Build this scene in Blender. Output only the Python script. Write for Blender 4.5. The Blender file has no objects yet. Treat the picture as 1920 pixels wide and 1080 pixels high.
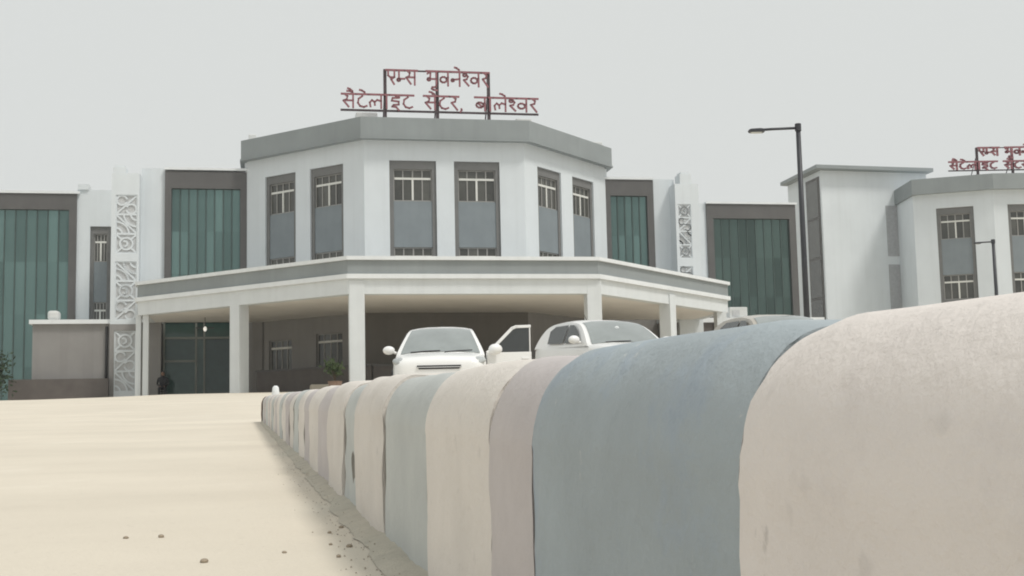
import bpy, bmesh, math, random
from mathutils import Vector, Matrix, noise

# ------------------------------------------------------------------ camera, sky, sun, exposure
scene = bpy.context.scene
COL = scene.collection
CAM_H = 0.263
PITCH, ROLL, FOCAL_PX = 0.1093, 0.0217, 2386.27
cam_data = bpy.data.cameras.new('camera')
cam = bpy.data.objects.new('camera', cam_data)
COL.objects.link(cam)
fw = Vector((0, math.cos(PITCH), math.sin(PITCH)))
up = Vector((0, -math.sin(PITCH), math.cos(PITCH)))
rt = Vector((1, 0, 0))
r2 = rt * math.cos(ROLL) - up * math.sin(ROLL)
u2 = up * math.cos(ROLL) + rt * math.sin(ROLL)
cam.matrix_world = Matrix(((r2.x, u2.x, -fw.x, 0), (r2.y, u2.y, -fw.y, 0), (r2.z, u2.z, -fw.z, CAM_H), (0, 0, 0, 1)))
cam_data.sensor_width = 36.0
cam_data.lens = 36.0 * FOCAL_PX / 1920.0
cam_data.clip_start = 0.02
cam_data.clip_end = 3000
scene.camera = cam

SUN_EL, SUN_AZ = math.radians(58), math.radians(125)     # azimuth clockwise from +Y
world = bpy.data.worlds.new('World')
scene.world = world
world.use_nodes = True
wn, wl = world.node_tree.nodes, world.node_tree.links
wn.clear()
w_out = wn.new('ShaderNodeOutputWorld')
w_bg = wn.new('ShaderNodeBackground')
w_sky = wn.new('ShaderNodeTexSky')
w_sky.sky_type = 'NISHITA'
w_sky.sun_disc = False
w_sky.sun_elevation = SUN_EL
w_sky.sun_rotation = SUN_AZ
w_sky.dust_density = 8.0
w_hs = wn.new('ShaderNodeHueSaturation')
w_hs.inputs['Saturation'].default_value = 0.15
w_mix = wn.new('ShaderNodeMixRGB')                       # even hazy overcast over the clear sky
w_mix.inputs['Fac'].default_value = 0.93
w_mix.inputs['Color2'].default_value = (7.4, 7.62, 7.48, 1)
wl.new(w_sky.outputs['Color'], w_hs.inputs['Color'])
wl.new(w_hs.outputs['Color'], w_mix.inputs['Color1'])
wl.new(w_mix.outputs['Color'], w_bg.inputs['Color'])
w_bg.inputs['Strength'].default_value = 0.1
wl.new(w_bg.outputs['Background'], w_out.inputs['Surface'])

sun_data = bpy.data.lights.new('sun', 'SUN')
sun_data.energy = 2.0
sun_data.angle = math.radians(12)
sun_data.color = (1.0, 0.96, 0.90)
sun = bpy.data.objects.new('sun', sun_data)
COL.objects.link(sun)
to_sun = Vector((math.sin(SUN_AZ) * math.cos(SUN_EL), math.cos(SUN_AZ) * math.cos(SUN_EL), math.sin(SUN_EL)))
sun.rotation_euler = to_sun.to_track_quat('Z', 'Y').to_euler()
sun.location = (0, 0, 60)

vs = scene.view_settings
scene.display_settings.display_device = 'sRGB'
vs.view_transform = 'Standard'
vs.look = 'None'
vs.exposure = 0.0
vs.gamma = 1.0
scene.cycles.filter_width = 1.9
scene.cycles.max_bounces = 8

RND = random.Random(7)

# ------------------------------------------------------------------ materials
def mat(name, col, rough=0.8, var=0.12, scale=3.0, bump=0.0, bscale=40.0, metal=0.0, col2=None, streak=0.0,
        spec=0.35, stretch=(1, 1, 1), objvar=0.0, speck=0.0, coords='Object', chip=None):
    m = bpy.data.materials.new(name)
    m.use_nodes = True
    n, l = m.node_tree.nodes, m.node_tree.links
    b = n['Principled BSDF']
    b.inputs['Roughness'].default_value = rough
    b.inputs['Metallic'].default_value = metal
    b.inputs['Specular IOR Level'].default_value = spec
    tc = n.new('ShaderNodeTexCoord')
    mp = n.new('ShaderNodeMapping')
    mp.inputs['Scale'].default_value = stretch
    l.new(tc.outputs[coords], mp.inputs['Vector'])
    nz = n.new('ShaderNodeTexNoise')
    nz.inputs['Scale'].default_value = scale
    nz.inputs['Detail'].default_value = 7
    nz.inputs['Roughness'].default_value = 0.62
    l.new(mp.outputs['Vector'], nz.inputs['Vector'])
    rp = n.new('ShaderNodeValToRGB')
    rp.color_ramp.elements[0].position = 0.3
    rp.color_ramp.elements[1].position = 0.7
    c2 = col2 or tuple(c * (1 - var) for c in col)
    c1 = col if col2 else tuple(min(1, c * (1 + var * 0.6)) for c in col)
    rp.color_ramp.elements[0].color = (*c2, 1)
    rp.color_ramp.elements[1].color = (*c1, 1)
    l.new(nz.outputs['Fac'], rp.inputs['Fac'])
    src = rp.outputs['Color']
    if streak:
        mp2 = n.new('ShaderNodeMapping')
        mp2.inputs['Scale'].default_value = (1.6, 1.6, 0.07)
        l.new(tc.outputs['Object'], mp2.inputs['Vector'])
        n2 = n.new('ShaderNodeTexNoise')
        n2.inputs['Scale'].default_value = 2.2
        n2.inputs['Detail'].default_value = 6
        l.new(mp2.outputs['Vector'], n2.inputs['Vector'])
        r3 = n.new('ShaderNodeValToRGB')
        r3.color_ramp.elements[0].position = 0.46
        r3.color_ramp.elements[1].position = 0.78
        r3.color_ramp.elements[0].color = (1, 1, 1, 1)
        r3.color_ramp.elements[1].color = (1 - streak, 1 - streak * 1.02, 1 - streak * 1.08, 1)
        l.new(n2.outputs['Fac'], r3.inputs['Fac'])
        mx = n.new('ShaderNodeMixRGB')
        mx.blend_type = 'MULTIPLY'
        mx.inputs['Fac'].default_value = 1
        l.new(src, mx.inputs['Color1'])
        l.new(r3.outputs['Color'], mx.inputs['Color2'])
        src = mx.outputs['Color']
    if speck:
        n4 = n.new('ShaderNodeTexNoise')
        n4.inputs['Scale'].default_value = bscale * 0.5
        n4.inputs['Detail'].default_value = 3
        l.new(tc.outputs[coords], n4.inputs['Vector'])
        r4 = n.new('ShaderNodeValToRGB')
        r4.color_ramp.elements[0].position = 0.66
        r4.color_ramp.elements[1].position = 0.74
        r4.color_ramp.elements[0].color = (1, 1, 1, 1)
        r4.color_ramp.elements[1].color = (1 - speck, 1 - speck, 1 - speck, 1)
        l.new(n4.outputs['Fac'], r4.inputs['Fac'])
        mx4 = n.new('ShaderNodeMixRGB')
        mx4.blend_type = 'MULTIPLY'
        mx4.inputs['Fac'].default_value = 1
        l.new(src, mx4.inputs['Color1'])
        l.new(r4.outputs['Color'], mx4.inputs['Color2'])
        src = mx4.outputs['Color']
    if chip:
        for (cc, csc, c0, c1, amt) in chip:
            n5 = n.new('ShaderNodeTexNoise')
            n5.inputs['Scale'].default_value = csc
            n5.inputs['Detail'].default_value = 9
            n5.inputs['Roughness'].default_value = 0.7
            l.new(tc.outputs[coords], n5.inputs['Vector'])
            r5 = n.new('ShaderNodeValToRGB')
            r5.color_ramp.elements[0].position = c0
            r5.color_ramp.elements[1].position = c1
            r5.color_ramp.elements[0].color = (0, 0, 0, 1)
            r5.color_ramp.elements[1].color = (amt, amt, amt, 1)
            l.new(n5.outputs['Fac'], r5.inputs['Fac'])
            mx5 = n.new('ShaderNodeMixRGB')
            l.new(r5.outputs['Color'], mx5.inputs['Fac'])
            l.new(src, mx5.inputs['Color1'])
            mx5.inputs['Color2'].default_value = (*cc, 1)
            src = mx5.outputs['Color']
    if objvar:
        oi = n.new('ShaderNodeObjectInfo')
        mr = n.new('ShaderNodeMapRange')
        mr.inputs['To Min'].default_value = 1 - objvar
        mr.inputs['To Max'].default_value = 1 + objvar * 0.5
        l.new(oi.outputs['Random'], mr.inputs['Value'])
        hs = n.new('ShaderNodeHueSaturation')
        l.new(mr.outputs['Result'], hs.inputs['Value'])
        l.new(src, hs.inputs['Color'])
        src = hs.outputs['Color']
    l.new(src, b.inputs['Base Color'])
    if bump:
        n3 = n.new('ShaderNodeTexNoise')
        n3.inputs['Scale'].default_value = bscale
        n3.inputs['Detail'].default_value = 8
        n3.inputs['Roughness'].default_value = 0.65
        l.new(tc.outputs[coords], n3.inputs['Vector'])
        bp = n.new('ShaderNodeBump')
        bp.inputs['Strength'].default_value = bump
        bp.inputs['Distance'].default_value = 0.01
        l.new(n3.outputs['Fac'], bp.inputs['Height'])
        l.new(bp.outputs['Normal'], b.inputs['Normal'])
    return m

def glow(name, col, strength):
    m = bpy.data.materials.new(name)
    m.use_nodes = True
    b = m.node_tree.nodes['Principled BSDF']
    b.inputs['Base Color'].default_value = (*col, 1)
    b.inputs['Emission Color'].default_value = (*col, 1)
    b.inputs['Emission Strength'].default_value = strength
    return m

M = {
    'road': mat('pale_concrete', (0.71, 0.648, 0.545), 0.9, scale=0.45, col2=(0.60, 0.545, 0.455), bump=0.45, bscale=70, speck=0.14, chip=[((0.56, 0.50, 0.41), 1.1, 0.56, 0.72, 0.45), ((0.80, 0.75, 0.66), 0.7, 0.56, 0.70, 0.5)],
                stretch=(1, 1.4, 1)),
    'white': mat('white_wall_paint', (0.665, 0.705, 0.728), 0.75, var=0.05, scale=0.5, streak=0.05, bump=0.05, bscale=18),
    'trim': mat('white_trim_paint', (0.74, 0.765, 0.775), 0.7, var=0.05, scale=1.2, streak=0.06),
    'fascia': mat('grey_fascia_paint', (0.275, 0.30, 0.305), 0.7, var=0.08, scale=0.6, streak=0.06),
    'frame': mat('window_surround_grey', (0.175, 0.175, 0.172), 0.7, var=0.1, scale=2),
    'spandrel': mat('blue_grey_spandrel', (0.215, 0.245, 0.262), 0.55, var=0.08, scale=1.2, streak=0.05),
    'cladding': mat('brown_grey_cladding', (0.115, 0.112, 0.11), 0.55, var=0.1, scale=1.0, streak=0.06),
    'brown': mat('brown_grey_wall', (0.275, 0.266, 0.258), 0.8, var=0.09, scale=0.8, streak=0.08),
    'brown_shaded': mat('brown_wall_painted_shade', (0.17, 0.158, 0.142), 0.8, var=0.09, scale=0.8, streak=0.08),  # brown wall again, porch shade on the front facet painted into its colour
    'stone': mat('dark_brown_stone', (0.115, 0.102, 0.094), 0.6, var=0.18, scale=2.0),
    'soffit': mat('cream_soffit', (0.76, 0.735, 0.69), 0.85, var=0.05, scale=0.8),
    'column': mat('white_column_paint', (0.66, 0.69, 0.70), 0.75, var=0.05, scale=1.2, streak=0.06),
    'upvc': mat('white_window_frame', (0.70, 0.70, 0.66), 0.4, var=0.04),
    'glass_dark': mat('dark_window_glass', (0.085, 0.085, 0.075), 0.12, var=0.25, scale=1.4, spec=0.6, objvar=0.4),
    'curtain': mat('green_reflective_glass', (0.152, 0.235, 0.222), 0.06, var=0.22, scale=0.8, metal=0.6, objvar=0.28, stretch=(3, 3, 0.25)),
    'curtain_dim_reflection': mat('green_glass_dim_reflection', (0.095, 0.138, 0.125), 0.06, var=0.2, scale=0.8, metal=0.6, objvar=0.3, stretch=(3, 3, 0.25)),  # same green glass, the right wing's dimmer reflection put into its colour
    'mullion': mat('dark_green_mullion', (0.06, 0.085, 0.08), 0.4, var=0.1),
    'door_glass': mat('dark_green_door_glass', (0.03, 0.064, 0.055), 0.08, var=0.2, spec=0.5, objvar=0.3),
    'door_frame': mat('bronze_door_frame', (0.19, 0.20, 0.18), 0.45, var=0.1),
    'jali_back': mat('jali_grey_recess', (0.52, 0.53, 0.535), 0.85, var=0.12, scale=6),
    'panel': mat('grey_relief_panel', (0.40, 0.41, 0.425), 0.85, var=0.15, scale=5),
    'sign': mat('maroon_sign_paint', (0.27, 0.115, 0.13), 0.5, var=0.15, scale=2),
    'sign_dark': mat('dark_maroon_sign_paint', (0.13, 0.05, 0.06), 0.5, var=0.15, scale=2),
    'steel': mat('dark_sign_steel', (0.075, 0.055, 0.06), 0.5, var=0.2, scale=3),
    'pole': mat('black_pole_paint', (0.045, 0.047, 0.055), 0.45, var=0.2, scale=3),
    'lens': mat('lamp_lens', (0.5, 0.52, 0.5), 0.25, var=0.05),
    'kerb_white': mat('weathered_white_kerb_paint', (0.775, 0.722, 0.682), 0.85, scale=5, col2=(0.695, 0.645, 0.61), bump=0.45, bscale=55, speck=0.10, objvar=0.07,
                      chip=[((0.44, 0.41, 0.39), 14, 0.63, 0.70, 0.6), ((0.52, 0.47, 0.46), 4, 0.54, 0.68, 0.4)]),
    'kerb_cream': mat('weathered_cream_kerb_paint', (0.735, 0.69, 0.64), 0.85, scale=6, col2=(0.65, 0.61, 0.565), bump=0.45, bscale=55, speck=0.1, objvar=0.06, chip=[((0.46, 0.43, 0.40), 14, 0.63, 0.70, 0.6)]),
    'kerb_blue': mat('weathered_blue_kerb_paint', (0.43, 0.488, 0.52), 0.8, scale=3, col2=(0.335, 0.375, 0.395), bump=0.45, bscale=55, speck=0.08, objvar=0.10,
                     chip=[((0.30, 0.385, 0.52), 4.0, 0.52, 0.68, 0.55), ((0.55, 0.56, 0.55), 18, 0.655, 0.69, 0.75), ((0.24, 0.26, 0.26), 8, 0.60, 0.70, 0.45)]),
    'kerb_grey': mat('faded_mauve_kerb_paint', (0.56, 0.52, 0.51), 0.85, scale=7, col2=(0.49, 0.455, 0.45), bump=0.3, bscale=55, objvar=0.08),
    'kerb_pale': mat('faded_pale_blue_kerb_paint', (0.57, 0.59, 0.57), 0.85, scale=7, col2=(0.49, 0.51, 0.50), bump=0.3, bscale=55, objvar=0.08),
    'kerb_red': mat('brown_kerb_paint', (0.14, 0.09, 0.075), 0.85, var=0.2, scale=9, bump=0.3),
    'mortar': mat('grey_mortar', (0.24, 0.225, 0.20), 0.95, scale=14, col2=(0.16, 0.15, 0.13), bump=0.6, bscale=90),
    'fillet': mat('pale_cement_fillet', (0.58, 0.535, 0.445), 0.95, scale=14, col2=(0.45, 0.42, 0.35), bump=0.6, bscale=90),
    'joinery': mat('grey_window_joinery', (0.30, 0.295, 0.28), 0.45, var=0.08),
    'pebble': mat('pebble_brown', (0.34, 0.285, 0.22), 0.9, var=0.3, scale=30, bump=0.4),
    'car': mat('white_car_paint', (0.84, 0.84, 0.83), 0.2, var=0.02, scale=1, spec=0.6),
    'car_silver': mat('beige_silver_car_paint', (0.44, 0.41, 0.36), 0.25, var=0.03, scale=1, spec=0.6),
    'car_glass': mat('car_window_glass', (0.36, 0.39, 0.385), 0.05, var=0.15, scale=2, spec=1.0, metal=0.4),
    'side_glass': mat('car_side_window_glass', (0.045, 0.05, 0.05), 0.05, var=0.1, spec=0.7),
    'rubber': mat('tyre_rubber', (0.02, 0.02, 0.021), 0.85, var=0.2),
    'plastic': mat('black_plastic', (0.025, 0.025, 0.026), 0.5, var=0.2),
    'alloy': mat('wheel_alloy', (0.5, 0.5, 0.5), 0.35, var=0.05, metal=0.8),
    'chrome': mat('chrome_trim', (0.65, 0.65, 0.65), 0.15, var=0.02, metal=1.0),
    'headlight': mat('headlight_lens', (0.42, 0.44, 0.44), 0.08, var=0.2, scale=9, spec=0.9),
    'leaf': mat('shrub_leaf', (0.065, 0.10, 0.035), 0.6, var=0.45, scale=5, objvar=0.2),
    'leaf_dark': mat('dark_shrub_leaf', (0.035, 0.06, 0.03), 0.6, var=0.45, scale=5),
    'bark': mat('plant_stem', (0.11, 0.085, 0.06), 0.9, var=0.3, scale=12),
    'pot': mat('terracotta_pot', (0.25, 0.17, 0.13), 0.85, var=0.2, scale=6),
    'cloth': mat('dark_clothing', (0.03, 0.03, 0.034), 0.9, var=0.3, scale=12),
    'skin': mat('brown_skin', (0.20, 0.115, 0.075), 0.6, var=0.1),
    'hair': mat('black_hair', (0.012, 0.011, 0.01), 0.6, var=0.2),
    'tank': mat('white_roof_tank', (0.62, 0.63, 0.62), 0.6, var=0.06),
    'bulb': glow('lit_lamp_globe', (1.0, 0.97, 0.9), 0.5),
}

# ------------------------------------------------------------------ helpers
class MB:
    def __init__(self):
        self.v, self.f = [], []
    def add(self, vs_, fs_):
        o = len(self.v)
        self.v += [tuple(p) for p in vs_]
        self.f += [tuple(i + o for i in q) for q in fs_]
        return self
    def box(self, x0, x1, y0, y1, z0, z1):
        return self.add([(x0, y0, z0), (x1, y0, z0), (x1, y1, z0), (x0, y1, z0), (x0, y0, z1), (x1, y0, z1), (x1, y1, z1), (x0, y1, z1)],
                        [(3, 2, 1, 0), (4, 5, 6, 7), (0, 1, 5, 4), (1, 2, 6, 5), (2, 3, 7, 6), (3, 0, 4, 7)])
    def prism(self, poly, z0, z1):                      # ccw plan polygon
        n = len(poly)
        vs_ = [(x, y, z0) for x, y in poly] + [(x, y, z1) for x, y in poly]
        fs_ = [tuple(range(n - 1, -1, -1)), tuple(range(n, 2 * n))]
        fs_ += [(i, (i + 1) % n, n + (i + 1) % n, n + i) for i in range(n)]
        return self.add(vs_, fs_)
    def xz_prism(self, poly, y0, y1):                    # polygon in x,z extruded along y
        n = len(poly)
        vs_ = [(x, y0, z) for x, z in poly] + [(x, y1, z) for x, z in poly]
        fs_ = [tuple(range(n)), tuple(range(2 * n - 1, n - 1, -1))]
        fs_ += [(i, n + i, n + (i + 1) % n, (i + 1) % n) for i in range(n)]
        return self.add(vs_, fs_)
    def tube(self, pts, rad, n=8, caps=True):
        pts = [Vector(p) for p in pts]
        rads = rad if isinstance(rad, (list, tuple)) else [rad] * len(pts)
        rings = []
        ref = Vector((0, 0, 1))
        for i, p in enumerate(pts):
            t = (pts[min(i + 1, len(pts) - 1)] - pts[max(i - 1, 0)]).normalized()
            a = t.cross(ref)
            if a.length < 1e-3:
                a = t.cross(Vector((1, 0, 0)))
            a.normalize()
            b = t.cross(a).normalized()
            rings.append([p + (a * math.cos(2 * math.pi * k / n) + b * math.sin(2 * math.pi * k / n)) * rads[i] for k in range(n)])
        vs_ = [q for r in rings for q in r]
        fs_ = []
        for i in range(len(rings) - 1):
            for k in range(n):
                k2 = (k + 1) % n
                fs_.append((i * n + k, i * n + k2, (i + 1) * n + k2, (i + 1) * n + k))
        if caps:
            fs_.append(tuple(range(n - 1, -1, -1)))
            fs_.append(tuple((len(rings) - 1) * n + k for k in range(n)))
        return self.add(vs_, fs_)
    def ellipsoid(self, c, r, nu=14, nv=9):
        vs_, fs_ = [], []
        for j in range(nv + 1):
            ph = math.pi * j / nv
            for i in range(nu):
                th = 2 * math.pi * i / nu
                vs_.append((c[0] + r[0] * math.sin(ph) * math.cos(th), c[1] + r[1] * math.sin(ph) * math.sin(th), c[2] + r[2] * math.cos(ph)))
        for j in range(nv):
            for i in range(nu):
                i2 = (i + 1) % nu
                fs_.append((j * nu + i, (j + 1) * nu + i, (j + 1) * nu + i2, j * nu + i2))
        return self.add(vs_, fs_)
    def stroke(self, pts, w, y0, y1):                   # flat stroke in x,z with thickness along y
        for (xa, za), (xb, zb) in zip(pts[:-1], pts[1:]):
            d = Vector((xb - xa, zb - za))
            if d.length < 1e-5:
                continue
            d.normalize()
            e = d * w * 0.42
            nrm = Vector((-d.y, d.x)) * w * 0.5
            q = [(xa - e.x - nrm.x, za - e.y - nrm.y), (xb + e.x - nrm.x, zb + e.y - nrm.y),
                 (xb + e.x + nrm.x, zb + e.y + nrm.y), (xa - e.x + nrm.x, za - e.y + nrm.y)]
            self.xz_prism(q, y0, y1)
        return self
    def mesh(self, name, smooth=False, recalc=True, merge=0.0):
        me = bpy.data.meshes.new(name)
        me.from_pydata(self.v, [], self.f)
        if recalc or merge:
            bm = bmesh.new()
            bm.from_mesh(me)
            if merge:
                bmesh.ops.remove_doubles(bm, verts=bm.verts, dist=merge)
            if recalc:
                bmesh.ops.recalc_face_normals(bm, faces=bm.faces)
            bm.to_mesh(me)
            bm.free()
        if smooth:
            for p in me.polygons:
                p.use_smooth = True
        me.update()
        return me
    def build(self, name, m, parent=None, smooth=False, loc=None, rotz=0.0, bevel=0.0, merge=0.0):
        return link(name, self.mesh(name, smooth, merge=merge), m, parent, loc, rotz, bevel)

def link(name, me, m, parent=None, loc=None, rotz=0.0, bevel=0.0):
    o = bpy.data.objects.new(name, me)
    if m is not None and len(me.materials) == 0:
        me.materials.append(M[m] if isinstance(m, str) else m)
    COL.objects.link(o)
    o.parent = parent
    if loc is not None:
        o.location = loc
    o.rotation_euler = (0, 0, rotz)
    if bevel:
        md = o.modifiers.new('bevel', 'BEVEL')
        md.width = bevel
        md.segments = 2
        md.limit_method = 'ANGLE'
    return o

def tag(o, label=None, cat=None, group=None, kind=None):
    if label: o['label'] = label
    if cat: o['category'] = cat
    if group: o['group'] = group
    if kind: o['kind'] = kind
    return o

def thing(name, label, cat, loc=(0, 0, 0), rotz=0.0, group=None):
    o = bpy.data.objects.new(name, None)
    COL.objects.link(o)
    o.location = loc
    o.rotation_euler = (0, 0, rotz)
    o.empty_display_size = 0.3
    return tag(o, label, cat, group)

def copy_tree(o, parent=None):
    c = o.copy()
    COL.objects.link(c)
    c.parent = parent
    for ch in [x for x in bpy.data.objects if x.parent == o and x is not c]:
        copy_tree(ch, c)
    return c

# ------------------------------------------------------------------ ground
def sstep(a, b, x):
    t = min(1, max(0, (x - a) / (b - a)))
    return t * t * (3 - 2 * t)

def ground_z(x, y):
    z = 0.026 * min(y, 15.6) + 0.0407 * max(0, min(y, 55) - 15.6) + 0.02 * max(0, min(y, 67) - 55)
    z -= 0.36 * sstep(-15.0, -19.5, x) * sstep(45, 58, y) if x < -15 else 0
    return z

xs = [-400, -200, -100, -60, -40, -30, -25] + [-22 + i for i in range(13)] + [-8, -6, -4, -3, -2, -1.5, -1, -0.5, 0, 0.5, 1, 2, 3, 5, 8, 12, 17, 25, 35, 50, 80, 150, 400]
ys = [-60, -20, -8, -3, -1, 0, 0.5, 1, 1.5, 2, 2.5, 3, 4, 5, 6, 8, 10, 12, 14, 15.6, 17, 20, 25, 30, 35, 40, 45, 50, 53, 55, 57, 60, 63, 67, 72, 85, 120, 250, 600]
g = MB()
g.add([(x, y, ground_z(x, y)) for y in ys for x in xs],
      [(j * len(xs) + i, j * len(xs) + i + 1, (j + 1) * len(xs) + i + 1, (j + 1) * len(xs) + i) for j in range(len(ys) - 1) for i in range(len(xs) - 1)])
tag(g.build('road', 'road', smooth=True), 'pale cream concrete road rising towards the building', kind='structure')

# ------------------------------------------------------------------ kerb of painted stones
KD = Vector((-0.20990467, 0.97739155, 0)).normalized()
KS = 0.02541218 / 0.99968
KN = Vector((KD.y, -KD.x, 0))
KA = Vector((-0.148, 1.90, 0))                         # a point on the foot of the road face
KERB_H, KERB_W, KERB_R, KERB_B = 0.302, 0.34, 0.064, 0.092

def kerb_profile(shrink=0.0):
    p = []
    h, w, r = KERB_H - shrink, KERB_W - shrink, KERB_R
    p += [(shrink, -0.05)] + [(shrink, 0.015 * k) for k in range(1, 13)] + [(shrink + 0.001, h - KERB_B)]
    for k in range(1, 19):
        a = math.pi / 2 * k / 18
        p.append((shrink + r - r * math.cos(a), h - KERB_B + KERB_B * math.sin(a)))
    for f in (0.33, 0.66):
        p.append((shrink + r + (w - shrink - 2 * r) * f, h))
    for k in range(0, 7):
        a = math.pi / 2 * (1 - k / 6)
        p.append((w - r + r * math.cos(a), h - r + r * math.sin(a)))
    p += [(w, 0.1), (w, -0.05)]
    return p

def kerb_point(t, lat, z, jx=0.0):
    b = KA + KD * t + KN * lat
    return Vector((b.x, b.y, ground_z(0, b.y) + z))

kerb_origin = KA.copy()
core = MB()
prof = kerb_profile(0.008)
ts = [-2.2 + 0.5 * i for i in range(32)]
ts = [t for t in ts if t < 13.6] + [13.6]
n = len(prof)
core.add([kerb_point(t, a, z) for t in ts for a, z in prof],
         [(j * n + i, j * n + i + 1, (j + 1) * n + i + 1, (j + 1) * n + i) for j in range(len(ts) - 1) for i in range(n - 1)]
         + [tuple(range(n)), tuple((len(ts) - 1) * n + i for i in range(n - 1, -1, -1))])
kerb = tag(core.build('kerb', 'mortar', smooth=False), 'low divider kerb of blue and white painted stones beside the road', kind='structure')

def kerb_stone(t0, t1, material, rise=0.0, proud=0.0, seed=0, rough=0.002, nseg=None, tilt=0.0):
    pr = kerb_profile()
    L = t1 - t0
    nseg = nseg or max(3, int(L / 0.05))
    if t0 > 3:
        nseg = 3
    rr = random.Random(seed)
    m = MB()
    npz = len(pr)
    vs_ = []
    for j in range(nseg + 1):
        fj = j / nseg
        t = t0 + L * fj
        end = min(fj, 1 - fj) * L
        inset = 0.007 * max(0, 1 - end / 0.015)
        for i, (a, z) in enumerate(pr):
            nv = noise.noise(Vector((t * 9 + seed, a * 14, z * 14))) * rough * 2 + noise.noise(Vector((t * 2.3, a * 4, z * 4 + seed))) * rough * 2.5
            cx, cz = KERB_W / 2, KERB_H / 2
            d = Vector((a - cx, z - cz))
            d.normalize()
            k = proud + nv - inset
            jt = 0.0
            if j in (0, nseg):
                jt = (noise.noise(Vector((z * 22 + seed, a * 22, seed * 1.7))) * 0.003 + noise.noise(Vector((z * 80, a * 80, seed * 1.1))) * 0.004) * (1 if t0 < 3 else 0.6)
            vs_.append(kerb_point(t + jt, a + d.x * k, z + d.y * k + rise * max(0, min(1, (z) / 0.1)) + (rise if z < 0.02 and rise > 0.008 else 0) + tilt * (fj - .5)))
    fs_ = [(j * npz + i, j * npz + i + 1, (j + 1) * npz + i + 1, (j + 1) * npz + i) for j in range(nseg) for i in range(npz - 1)]
    fs_ += [tuple(range(npz)), tuple(nseg * npz + i for i in range(npz - 1, -1, -1))]
    m.add(vs_, fs_)
    me = m.mesh('kerb_stone', True)
    o = link('kerb_stone', me, material, kerb)
    md = o.modifiers.new('edge', 'EDGE_SPLIT')
    md.split_angle = math.radians(50)
    return o

edges = [-2.25, -1.77, -1.245, -0.745, -0.54, -0.07, 0.48, 1.05, 1.4, 1.91, 2.45, 2.98, 3.5, 4.05, 4.6, 5.15, 5.7, 6.25, 6.8, 7.35, 7.9, 8.45, 9.0, 9.55, 10.1, 10.65, 11.2, 11.75, 12.3, 12.85, 13.4]
cols = ['kerb_blue', 'kerb_white', 'kerb_blue', 'kerb_grey', 'kerb_cream', 'kerb_pale', 'kerb_cream', 'kerb_pale', 'kerb_cream', 'kerb_grey']
gapx = {1: 0.002, 2: 0.002, 4: 0.002, 6: 0.006, 7: 0.008}
for i in range(len(edges) - 1):
    c = cols[i] if i < len(cols) else ('kerb_cream', 'kerb_pale', 'kerb_cream', 'kerb_grey')[i % 4]
    gp = gapx.get(i, 0.003 if i < 10 else RND.uniform(0.004, 0.02))
    rise = {1: -0.004, 2: 0.0015, 4: -0.002, 5: -0.003, 6: 0.006}.get(i, RND.uniform(-0.002, 0.005))
    proud = {1: 0.003, 2: 0.0, 3: 0.0, 4: 0.001, 5: -0.002, 6: 0.002, 7: -0.004}.get(i, RND.uniform(-0.004, 0.005))
    kerb_stone(edges[i] + gp * 0.5, edges[i + 1] - gp * 0.5, c, rise, proud, seed=i * 3 + 1, rough=0.0007 if i < 3 else 0.0014 if i < 6 else 0.0028)
kerb_stone(13.41, 13.62, 'kerb_red', -0.01, 0.012, seed=99)

# rough cement fillet at the foot of the kerb
fil = MB()
fv, ff = [], []
nt = 300
for j in range(nt + 1):
    t = -2.2 + 15.6 * (j / nt) ** 1.5
    wv = (0.044 - 0.014 * min(1, max(0, t / 8))) + 0.020 * noise.noise(Vector((t * 4, 3, 0))) + 0.006 * noise.noise(Vector((t * 16, 7, 0)))
    for k, (fr, hz) in enumerate(((1.0, 0.0015), (0.75, 0.006), (0.4, 0.011), (-0.35, 0.018))):
        bz = hz * (1 + 0.5 * noise.noise(Vector((t * 31, k * 2.0, 1))))
        fv.append(kerb_point(t, -wv * fr, bz))
for j in range(nt):
    for k in range(3):
        ff.append((j * 4 + k, j * 4 + k + 1, (j + 1) * 4 + k + 1, (j + 1) * 4 + k))
fil.add(fv, ff)
fil.build('mortar_fillet', 'fillet', kerb, smooth=True)
gr = MB()
rg = random.Random(21)
for k in range(500):
    t = -0.3 + 7.0 * rg.random() ** 1.7
    lat = -abs(rg.gauss(0.03, 0.035)) - 0.005
    s_ = rg.uniform(0.0006, 0.0022)
    c = kerb_point(t, lat, 0)
    c.z = ground_z(0, c.y) + (0.007 if lat > -0.04 else 0.0) + s_ * 0.3
    gr.add([(c.x - s_, c.y, c.z), (c.x + s_, c.y - s_ * 0.4, c.z), (c.x + s_ * 0.2, c.y + s_ * 1.1, c.z), (c.x, c.y, c.z + s_ * 1.2)], [(0, 1, 3), (1, 2, 3), (2, 0, 3)])
tag(gr.build('grit', 'pebble'), 'loose brown grit scattered along the kerb foot', kind='stuff')
# bay joints across the concrete road
for jy in (4.9, 8.4, 13.0, 19.0):
    jm = MB()
    x1_ = -0.148 - (jy - 1.9) * 0.2148 - 0.07 if jy < 15 else 6.0
    xs_ = [x1_ - (x1_ + 14.0) * k / 30 for k in range(31)]
    ww = 0.0022 if jy < 6 else 0.005
    vv = []
    for xx in xs_:
        yy = jy + (xx - x1_) * 0.03 + 0.003 * noise.noise(Vector((xx * 6, jy, 0)))
        vv += [(xx, yy - ww, ground_z(xx, yy - ww) + 0.0015), (xx, yy + ww, ground_z(xx, yy + ww) + 0.0015)]
    jm.add(vv, [(2 * k, 2 * k + 1, 2 * k + 3, 2 * k + 2) for k in range(30)])
    jm.build('bay_joint', 'fillet', bpy.data.objects['road'])

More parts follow.
